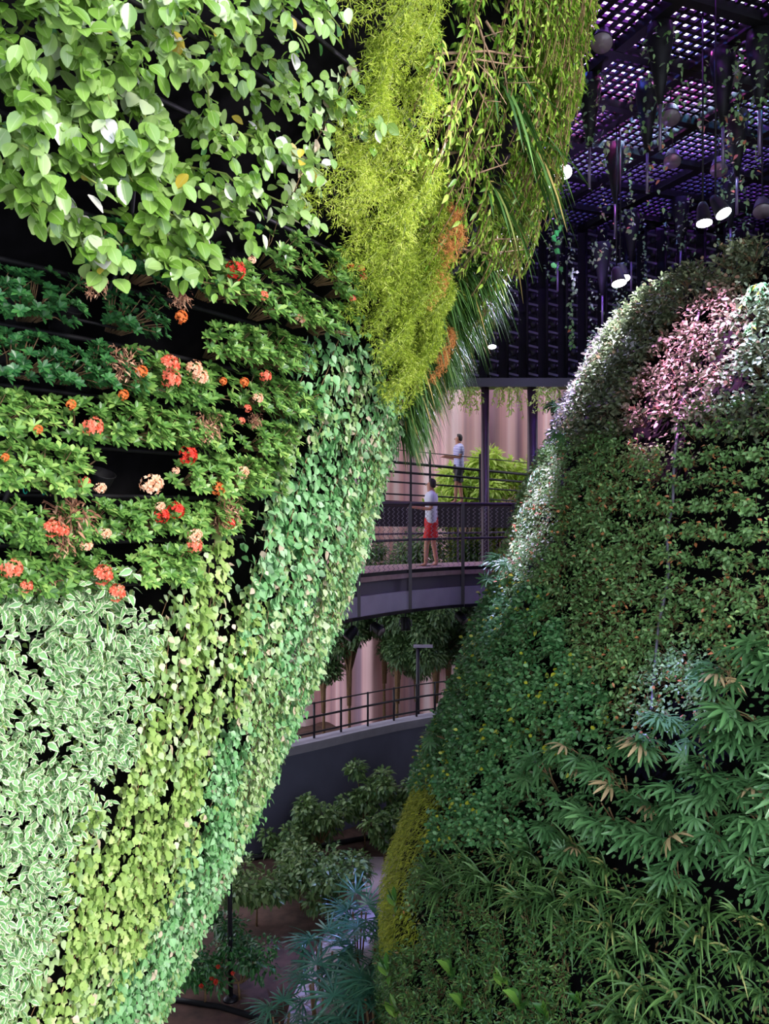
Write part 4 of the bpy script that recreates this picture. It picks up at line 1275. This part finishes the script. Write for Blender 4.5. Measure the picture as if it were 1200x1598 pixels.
for i, (px, py) in enumerate(hp):
    if i in (4, 6, 10, 12, 15): continue
    # the pot top hangs just under the ceiling: choose the distance from the height
    Y = 5.85 * F / (799 - py + 0) if py < 330 else 16.2 - (i % 3) * .5
    Y = min(Y, 16.4)
    b0 = P(px, py, Y)
    e = bpy.data.objects.new('hanging_planter', None); C.objects.link(e); e.location = b0.tolist()
    col_, rowy = ('topmost' if py < 90 else 'upper' if py < 200 else 'middle' if py < 290 else 'lower'), px
    tag(e, 'conical hanging planter with trailing vine, ' + ['nearest the left wall high up', 'at the top between two beams', 'at the top right of centre', 'beside the bright diagonal seam', 'right of the bright diagonal seam', 'with a leafy vine at the right',
        'low beside the pair of bright lamps', 'low over the slat racks', 'low in the middle', 'above the two small lamps on the right', 'lowest at the right frame edge', 'lowest of all, over the right wall', 'mid height at the right frame edge', 'directly under the pair of bright lamps', 'in the middle of the magenta patch', 'cut by the top frame edge', 'near the white-lit opening'][i],
        'planter', 'conical planters under the lattice ceiling')
    link('pot', pot, e); link('rod', rod, e); link('vine', HV[i % 4], e)

# vine lit teal under the lamp pair
e = P(866, 300, 12.0)
o = link('hanging_vine', v_strand(L=(.07, .1), n=26, length=1.25, gap=.08)[0].mesh('hanging_vine', M['creeper_round']), None, Matrix.Translation(e.tolist()))
tag(o, 'teal-lit vine dangling under the pair of bright lamps', 'vine')
o = link('hanging_vine', v_strand(L=(.05, .07), n=60, length=1.4, gap=.06)[0].mesh('hanging_vine', M['creeper']), None, Matrix.Translation(P(895, 420, 14.5).tolist()))
tag(o, 'dim vine dangling in front of the slat racks', 'vine')

# lamp discs
def par_lamp(px, py, Y, lit, lab, aim, r=.11):
    p = P(px, py, Y)
    e2 = bpy.data.objects.new('par_lamp', None); C.objects.link(e2); e2.location = p.tolist()
    tag(e2, lab, 'lamp', 'lit ceiling lamps' if lit else 'unlit ceiling lamps')
    d = nrm(np.array(aim, float))
    link('housing', MB().tube([-d * .26, -d * .2, -d * .03, [0, 0, 0]], [r * .5, r * .75, r * 1.0, r * 1.06], 18).mesh('housing', M['black']), e2)
    lens = link('lens', MB().tube([d * .0, d * .01], r, 18).mesh('lens', M['lit'] if lit else M['disc']), e2)
    if lit: lens['label'] = 'glowing white lens'
    link('hanger', MB().tube([-d * .2, [-d[0] * .2, -d[1] * .2, max(.3, 12.2 - p[2])]], .012, 5).mesh('hanger', M['black']), e2)
    return p


par_lamp(880, 268, 11.5, True, 'upper bright round lamp of the pair beside the strap-leaf tufts', (-.2, -.62, -.75))
par_lamp(861, 282, 11.5, True, 'lower bright round lamp of the pair beside the strap-leaf tufts', (-.2, -.6, -.75))
par_lamp(1129, 333, 9.6, True, 'bright round lamp over the right wall, larger of two', (.3, -.4, -.86), .09)
par_lamp(1099, 348, 9.9, True, 'thin bright lamp left of the larger one over the right wall', (.0, -.22, -.97), .09)
par_lamp(972, 435, 13, True, 'bright lamp of the low pair, the upper', (.1, -.3, -.9), .11)
par_lamp(966, 442, 12.6, True, 'bright lamp of the low pair, the lower', (.1, -.25, -.9), .11)
par_lamp(768, 541, 16.6, True, 'small distant lamp behind the beam', (0, -.3, -.9), .08)
for px, py, Y, lab in [(939, 67, 10.2, 'unlit round lamp high beside the drooping shrub'), (1140, 120, 10.8, 'unlit round lamp beside a leafy vine at the upper right'), (1046, 184, 11.5, 'unlit round lamp at the end of the bright diagonal seam'),
                       (1049, 252, 13, 'unlit round lamp below the bright diagonal seam'), (1122, 265, 13, 'unlit round lamp under the vine at the right'), (1190, 330, 12, 'unlit reddish lamp at the right frame edge')]:
    par_lamp(px, py, Y, False, lab, (-.2, -.5, -.8), .13)

# flowering plants dangling from the beam
VBm = meshes(v_spray, M['tree_bright'], 4, 'beam_plant')  # yellow light on these plants is painted in by the bright leaf stops
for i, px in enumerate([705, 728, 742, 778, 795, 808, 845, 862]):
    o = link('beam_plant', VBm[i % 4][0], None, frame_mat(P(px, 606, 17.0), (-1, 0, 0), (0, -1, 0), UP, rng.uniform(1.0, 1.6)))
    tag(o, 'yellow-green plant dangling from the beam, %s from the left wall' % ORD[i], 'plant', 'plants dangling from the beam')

# ------------------------------------------------------------------ facade beyond
mb = MB()
xs = np.linspace(-14, 18, 900)
ys = 24 + .45 * np.sin(xs * 2.1 + .8 * np.sin(xs * .7)) + .2 * np.sin(xs * 6.3)
V_ = [[x, y, z] for z in (0, 15) for x, y in zip(xs, ys)]
nx = len(xs)
structure('wall_facade', MB().add(V_, [(i, i + 1, nx + i + 1, nx + i) for i in range(nx - 1)]), M['facade'], True)


# ------------------------------------------------------------------ trees and shrubs
def bush(name, p, r, h, nleaf, L, mat, lab, cat, group=None, kind='ovate', wr=(.45, .7), trunk=None, blobs=9, mat_t='stem_brown', flat=.8):
    e = bpy.data.objects.new(name, None); C.objects.link(e); e.location = [float(v) for v in p]
    tag(e, lab, cat, group)
    cs = []
    for k in range(blobs):
        a = rng.uniform(0, 6.28); q = math.sqrt(rng.random()) * r * .75
        cs.append([q * math.cos(a), q * math.sin(a), h * rng.uniform(.35 if trunk is None else .55, .95), r * rng.uniform(.3, .5)])
    cs = np.array(cs)
    pick = rng.integers(0, blobs, nleaf)
    dirs = nrm(rng.normal(0, 1, (nleaf, 3)))
    base = cs[pick, :3] + dirs * (cs[pick, 3] * rng.random(nleaf) ** .4)[:, None] * [1, 1, flat]
    base[:, 2] = np.maximum(base[:, 2], .03)
    LL = rng.uniform(*L, nleaf)
    mb = MB().leaves(base, dirs + rng.normal(0, .4, (nleaf, 3)) - [0, 0, .2], dirs + [0, 0, .6], LL, LL * rng.uniform(*wr, nleaf), kind, .3)
    link('foliage', mb.mesh('foliage', mat), e)
    tb = MB()
    cs = list(cs)
    for c_ in cs:
        tb.tube([[c_[0] * .02, c_[1] * .02, 0 if c_ is cs[0] else h * .3], [c_[0] * .1, c_[1] * .1, h * (.5 if trunk else .3)], c_[:3]], [trunk or .02, (trunk or .02) * .6, .008], 6)
    link('trunk' if trunk else 'branches', tb.mesh('trunk', M[mat_t]), e)
    return e


def fan_bush(name, p, n, fans, scale, lab, cat, group, height=.6):
    e = bpy.data.objects.new(name, None); C.objects.link(e); e.location = [float(v) for v in p]; e.scale = (scale,) * 3
    tag(e, lab, cat, group)
    mb = MB()
    for k in range(4):
        a = rng.uniform(0, 6.28); mb.tube([[.05 * math.cos(a), .05 * math.sin(a), 0], [.12 * math.cos(a), .12 * math.sin(a), height]], .012, 6)
    link('cane', mb.mesh('cane', M['stem_brown']), e)
    for k in range(n):
        az = rng.uniform(0, 6.28); el = rng.uniform(-.25, .9)
        d = np.array([math.cos(az) * math.cos(el), math.sin(az) * math.cos(el), math.sin(el)])
        sd = nrm(np.cross(d, UP)); nz = np.cross(sd, d)
        link('palm_leaf', fans[rng.integers(len(fans))], e, frame_mat(np.array([0, 0, height * rng.uniform(.5, 1.1)]) + d * .12, sd, d, nz, rng.uniform(.8, 1.1)))


# shrubs before the ramp wall
for (px, py, r, h, n, lab) in [(570, 1322, .5, 1.55, 1500, 'tall pale-leaved shrub before the slate ramp wall'), (500, 1345, .55, 1.15, 1300, 'broad-leaved low shrub before the ramp wall beside the tall pale one'), (625, 1325, .5, 1.35, 1600, 'dark bushy shrub before the ramp wall near the right wall'),
                              (440, 1365, .42, .9, 700, 'sparse shrub before the ramp wall nearest the left wall'), (600, 1345, .4, .9, 800, 'small shrub at the far end of the pale path'), (655, 1305, .35, 1.3, 700, 'narrow shrub squeezed between ramp wall and right wall')]:
    bush('shrub', gpt(px, py), r, h, n, (.07, .13), M['bush'], lab, 'shrub', None)
for (px, py, r, h, n, lab) in [(470, 1420, .7, 1.0, 1400, 'wide olive shrub left of the pale path'), (400, 1445, .6, .9, 1100, 'olive shrub behind the slim pole'), (540, 1400, .45, .75, 700, 'yellow-green shrub at the edge of the pale path'),
                              (520, 1440, .5, .9, 900, 'shrub behind the blue-green palms')]:
    bush('shrub', gpt(px, py), r, h, n, (.06, .12), M['bush'], lab, 'shrub', None)
for i, (px, py, n, sc, lab) in enumerate([(505, 1560, 16, 1.25, 'lit green fan palm left of the cluster on the ground'), (575, 1565, 18, 1.3, 'tall blue-green fan palm in the middle of the ground cluster'), (560, 1500, 16, 1.2, 'blue-green fan palm at the back of the ground cluster by the path'),
                                      (500, 1625, 16, 1.2, 'low fan palm in front of the brown soil patch'), (590, 1650, 18, 1.3, 'front fan palm at the bottom frame edge'), (540, 1690, 14, 1.2, 'fan palm cut by the bottom frame edge'), (615, 1600, 12, 1.0, 'violet-tinged fan palm beside the broad-leaved plants'),
                                      (440, 1650, 12, .9, 'small fan palm beside the ground hose')]):
    fan_bush('fan_palm', gpt(px, py), n, FANB, sc * .95, lab, 'palm', 'fan palms on the ground', .55)
# red-flowered shrub by the pole
for px, py, lab in [(320, 1570, 'dark shrub with red flowers at the foot of the left wall'), (375, 1560, 'dark shrub with small red flowers right behind the slim pole'), (345, 1520, 'dark low shrub between the pole and the left wall')]:
    e = bush('flowering_shrub', gpt(px, py), .45, .75, 900, (.05, .08), M['ixora_dark'], lab, 'shrub', None)
    if 'red' in lab:
        for k in range(3):
            f = link('flower_head', FLW['red'][0], e); f.location = (rng.uniform(-.3, .3), -.35, rng.uniform(.4, .65)); f.scale = (.8,) * 3

# outside trees
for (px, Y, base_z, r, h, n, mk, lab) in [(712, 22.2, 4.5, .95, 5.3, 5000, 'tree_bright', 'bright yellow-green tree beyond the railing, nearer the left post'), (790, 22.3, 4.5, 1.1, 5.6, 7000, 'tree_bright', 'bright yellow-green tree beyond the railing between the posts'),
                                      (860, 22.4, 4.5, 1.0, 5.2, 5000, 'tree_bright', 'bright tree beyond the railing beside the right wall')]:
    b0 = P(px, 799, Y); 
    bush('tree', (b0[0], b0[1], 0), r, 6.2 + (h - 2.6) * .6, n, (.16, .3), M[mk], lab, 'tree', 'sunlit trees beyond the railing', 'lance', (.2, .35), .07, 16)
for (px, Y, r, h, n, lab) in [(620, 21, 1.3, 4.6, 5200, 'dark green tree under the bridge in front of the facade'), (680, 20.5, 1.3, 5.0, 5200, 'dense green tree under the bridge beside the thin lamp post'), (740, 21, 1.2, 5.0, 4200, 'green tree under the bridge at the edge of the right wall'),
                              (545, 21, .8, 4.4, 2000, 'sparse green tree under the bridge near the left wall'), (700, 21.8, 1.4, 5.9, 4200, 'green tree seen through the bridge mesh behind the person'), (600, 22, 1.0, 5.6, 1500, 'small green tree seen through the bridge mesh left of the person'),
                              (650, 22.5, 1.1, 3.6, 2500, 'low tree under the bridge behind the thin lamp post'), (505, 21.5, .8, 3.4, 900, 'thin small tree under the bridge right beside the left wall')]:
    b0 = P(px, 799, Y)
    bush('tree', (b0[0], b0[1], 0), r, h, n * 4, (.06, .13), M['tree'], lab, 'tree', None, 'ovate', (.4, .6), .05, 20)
# thin lamp post under the bridge
b0 = P(652, 1000, 19)
e = bpy.data.objects.new('lamp_post', None); C.objects.link(e); e.location = (float(b0[0]), float(b0[1]), 0)
tag(e, 'thin lamp post with a small head standing behind the ramp wall', 'lamp post')
link('shaft', MB().tube([[0, 0, 0], [0, 0, 3.15]], .045, 8).mesh('shaft', M['dark_steel']), e)
link('head', MB().box((.12, 0, 3.14), (.22, .05, .03)).mesh('head', M['fascia'], False), e)

# ------------------------------------------------------------------ people
def skin_body(name, verts, edges, radii, mat, parent=None, sub=2):
    me = bpy.data.meshes.new(name)
    me.from_pydata(verts, edges, [])
    o = bpy.data.objects.new(name, me); C.objects.link(o)
    if parent: o.parent = parent
    md = o.modifiers.new('skin', 'SKIN'); md.use_smooth_shade = True
    for i, r_ in enumerate(radii):
        sv = me.skin_vertices[0].data[i]; sv.radius = r_ if isinstance(r_, tuple) else (r_, r_)
    me.skin_vertices[0].data[0].use_root = True
    s_ = o.modifiers.new('sub', 'SUBSURF'); s_.levels = sub; s_.render_levels = sub
    me.materials.append(mat)
    return o


def person(loc, rot, label, shirt, shorts, legs=True):
    """faces -x in local space; 1.7 m tall; arms bent forward over the rail"""
    v = [(0, 0, .95), (0, 0, 1.15), (.01, 0, 1.38), (0, 0, 1.5), (-.02, 0, 1.58), (-.015, 0, 1.67)]
    r_ = [(.13, .1), (.125, .1), (.15, .1), .055, (.085, .075), (.07, .065)]
    ed = [(0, 1), (1, 2), (2, 3), (3, 4), (4, 5)]
    for s in (-1, 1):
        i = len(v)
        st = s * .07
        v += [(0, s * .09, .88), (-.02 + st, s * .1, .5), (.0 + st * 1.6, s * .1, .09), (-.13 + st * 1.6, s * .1, .035)]
        r_ += [.085, .055, .038, .03]; ed += [(0, i), (i, i + 1), (i + 1, i + 2), (i + 2, i + 3)]
        j = len(v)
        hx = -.3 if s < 0 else -.26
        v += [(0, s * .18, 1.42), (-.02, s * .23, 1.14), (hx, s * .21, 1.17), (hx - .08, s * .2, 1.18)]
        r_ += [.05, .038, .028, (.02, .035)]; ed += [(2, j), (j, j + 1), (j + 1, j + 2), (j + 2, j + 3)]
        for q in range(5):
            k = len(v)
            dx, dy, dz_ = (-.075 - .01 * (q == 2), (q - 1.5) * .016, -.02) if q < 4 else (-.03, -s * .05, .01)
            hb = v[j + 3]
            v += [(hb[0] + dx * .55, hb[1] + dy, hb[2]), (hb[0] + dx, hb[1] + dy * 1.1, hb[2] + dz_)]
            r_ += [.009, .007]; ed += [(j + 3, k), (k, k + 1)]
    b = skin_body('person', v, ed, r_, M['skin'])
    b.location = [float(x) for x in loc]; b.rotation_euler = (0, 0, rot)
    tag(b, label, 'person')
    sm = MB().lathe([(.155, .86), (.172, .9), (.165, 1.02), (.16, 1.15), (.185, 1.34), (.165, 1.42), (.09, 1.48), (.06, 1.5)], sides=20, sx=.72, sy=1.15)
    for s in (-1, 1):
        sm.tube([[0, s * .13, 1.41], [0, s * .2, 1.38], [-.012, s * .225, 1.22]], [.08, .075, .07], 12)
    link('shirt', sm.mesh('shirt', shirt), b)
    sh_ = MB().lathe([(.12, .76), (.165, .8), (.17, .9), (.155, .98)], sides=20, sx=.8, sy=1.1)
    for s in (-1, 1):
        sh_.tube([[0, s * .085, .88], [-.005 + s * .03, s * .095, .7], [-.01 + s * .05, s * .1, .56]], [.1, .105, .11], 12, cap=False)
    link('shorts', sh_.mesh('shorts', shorts), b)
    hv = MB()
    for k in range(8):
        pass
    prof = [(.005, 1.735), (.05, 1.725), (.085, 1.69), (.095, 1.64), (.09, 1.58), (.07, 1.55)]
    V = []
    for q, (rr_, z) in enumerate(prof):
        for k in range(14):
            a = 2 * math.pi * k / 14; x = math.cos(a) * rr_; 
            x = max(x, -.03 - .0 * q) if q >= 2 else x
            V.append((x + .0, math.sin(a) * rr_ * .88, z))
    fs = [(i * 14 + k, i * 14 + (k + 1) % 14, (i + 1) * 14 + (k + 1) % 14, (i + 1) * 14 + k) for i in range(len(prof) - 1) for k in range(14)]
    link('hair', MB().add(V, fs).mesh('hair', M['hair']), b)
    fm = MB()
    for s in (-1, 1):
        fm.lathe([(.001, .009), (.009, 0), (.001, -.009)], (-.098, s * .032, 1.62), 8)
    link('eyes', fm.mesh('eyes', M['white_cloth']), b)
    link('nose', MB().add([(-.09, 0, 1.635), (-.095, .014, 1.59), (-.125, 0, 1.593), (-.095, -.014, 1.59)], [(0, 1, 2), (0, 2, 3), (1, 3, 2)]).mesh('nose', M['skin']), b)
    sh = MB()
    for s in (-1, 1):
        sh.box((-.05 + s * .11, s * .1, .03), (.14, .048, .032))
    link('shoes', sh.mesh('shoes', M['dark_steel']), b)
    return b


person(P(673, 887.5, 15.95) + [0, 0, 0], 0, 'person in white shirt and red shorts walking on the footbridge', M['white_cloth'], M['red_cloth'])
pz = P(716, 788, 20.3)
person(pz, math.radians(10), 'person in a white and violet striped top behind the far railing', M['stripe'], M['dark_steel'])

# ------------------------------------------------------------------ light
w = bpy.data.worlds.new('world'); bpy.context.scene.world = w; w.use_nodes = True
nt = w.node_tree; bg = nt.nodes['Background']
bg.inputs[0].default_value = (.78, .86, 1.0, 1); bg.inputs[1].default_value = 2.35


def light(kind, name, loc, energy, col, aim=None, **kw):
    d = bpy.data.lights.new(name, kind); d.energy = energy; d.color = col
    for k, v in kw.items(): setattr(d, k, v)
    o = bpy.data.objects.new(name, d); C.objects.link(o); o.location = [float(x) for x in loc]
    if aim is not None:
        o.rotation_euler = Vector([float(a - b) for a, b in zip(aim, loc)]).to_track_quat('-Z', 'Y').to_euler()
    return o


light('SUN', 'sun', (10, -8, 12), 3.3, (1.0, .96, .88), aim=(10 - .72, -8 + .66, 12 - .34), angle=math.radians(18))


def wash(mass, tx, ty, power, col, size=50, back=1.0, up=1.3, blend=.8):
    t, _, n_, _, _, _ = mass.hit(tx, ty)
    light('SPOT', 'spot', t + n_ * back + UP * up, power, col, aim=t, spot_size=math.radians(size), spot_blend=blend, shadow_soft_size=.06)


def spot(p, t, power, col, size=30, blend=.6):
    light('SPOT', 'spot', p, power, col, aim=t, spot_size=math.radians(size), spot_blend=blend, shadow_soft_size=.08)


wash(RIGHT, 966, 485, 4500, (.8, .85, 1.0), 50, .9, .9)
wash(RIGHT, 935, 560, 3000, (.55, .36, 1.0), 50, .9, .9)
wash(RIGHT, 890, 650, 1800, (.45, .28, 1.0), 40, .8, .9)
wash(RIGHT, 1085, 560, 3200, (1.0, .36, .95), 42, .9, 1.3)
wash(RIGHT, 1190, 520, 1500, (.55, .62, 1.0), 40, .7, 1.2)
wash(RIGHT, 840, 800, 1000, (.6, .42, 1.0), 46, 1.0, 1.3)
wash(RIGHT, 805, 900, 500, (.5, .42, 1.0), 36, 1.0, 1.3)
wash(RIGHT, 1060, 1110, 400, (.35, .3, 1.0), 30, 1.2, 1.2)
spot(P(861, 290, 11.3), P(866, 370, 12), 120, (.3, .9, 1.0), 40)
spot(P(1000, 280, 11.0), LEFT.hit(545, 780)[0], 1500, (.68, .6, 1.0), 34)
spot(P(880, 275, 11.0), LEFT.hit(850, 140)[0], 160, (.85, .6, 1.0), 40)
spot(P(1150, 340, 4.2), LEFT.hit(500, 180)[0], 350, (.85, .75, 1.0), 40)  # added lilac light for the pale leaf sheen, no fixture here
spot(P(860, 600, 15.5), gpt(560, 1500), 2500, (.3, .4, 1.0), 20)
# coloured lamps between lattice and roof
cols = [(1.0, .12, .7), (.28, .1, 1.0), (.1, .16, 1.0), (.5, .1, 1.0), (.08, .5, 1.0)]
for x, y, c_, pw in [(3.6, 12.6, 0, 70), (4.2, 11.6, 0, 60), (4.5, 14.4, 1, 90), (3.0, 15.5, 1, 70), (5.6, 13.5, 1, 90), (6.6, 12.0, 2, 60), (7.4, 14.2, 1, 80), (5.2, 15.8, 2, 60), (2.8, 11.3, 2, 60), (4.9, 12.6, 4, 60), (8.5, 12.5, 4, 60), (3.4, 9.8, 3, 60), (6.2, 16.2, 3, 60), (9.2, 15.5, 1, 60), (2.0, 13.5, 3, 60)]:
    light('POINT', 'ceiling_glow', (x, y, 12.85), pw * 2.4, cols[c_], shadow_soft_size=.06)
for x, y in ((4.0, 13.5), (4.25, 12.8), (4.55, 12.1)):
    light('POINT', 'ceiling_glow', (x, y, 12.75), 150, (.45, .75, 1.0), shadow_soft_size=.06)
light('POINT', 'hall_fill', (3.5, 14.5, 10.2), 60, (.45, .25, 1.0), shadow_soft_size=.3)  # added weak violet fill for the dark ceiling, no fixture here

# ------------------------------------------------------------------ camera
cd = bpy.data.cameras.new('camera'); cam = bpy.data.objects.new('camera', cd); C.objects.link(cam)
cam.location = CAM.tolist(); cam.rotation_euler = (math.pi / 2, 0, 0)
cd.sensor_fit = 'VERTICAL'; cd.sensor_height = 36; cd.lens = F / 1598 * 36; cd.clip_start = .05
sc = bpy.context.scene
sc.camera = cam
sc.view_settings.view_transform = 'Standard'; sc.view_settings.look = 'None'
sc.view_settings.exposure = 0.35; sc.view_settings.gamma = 1
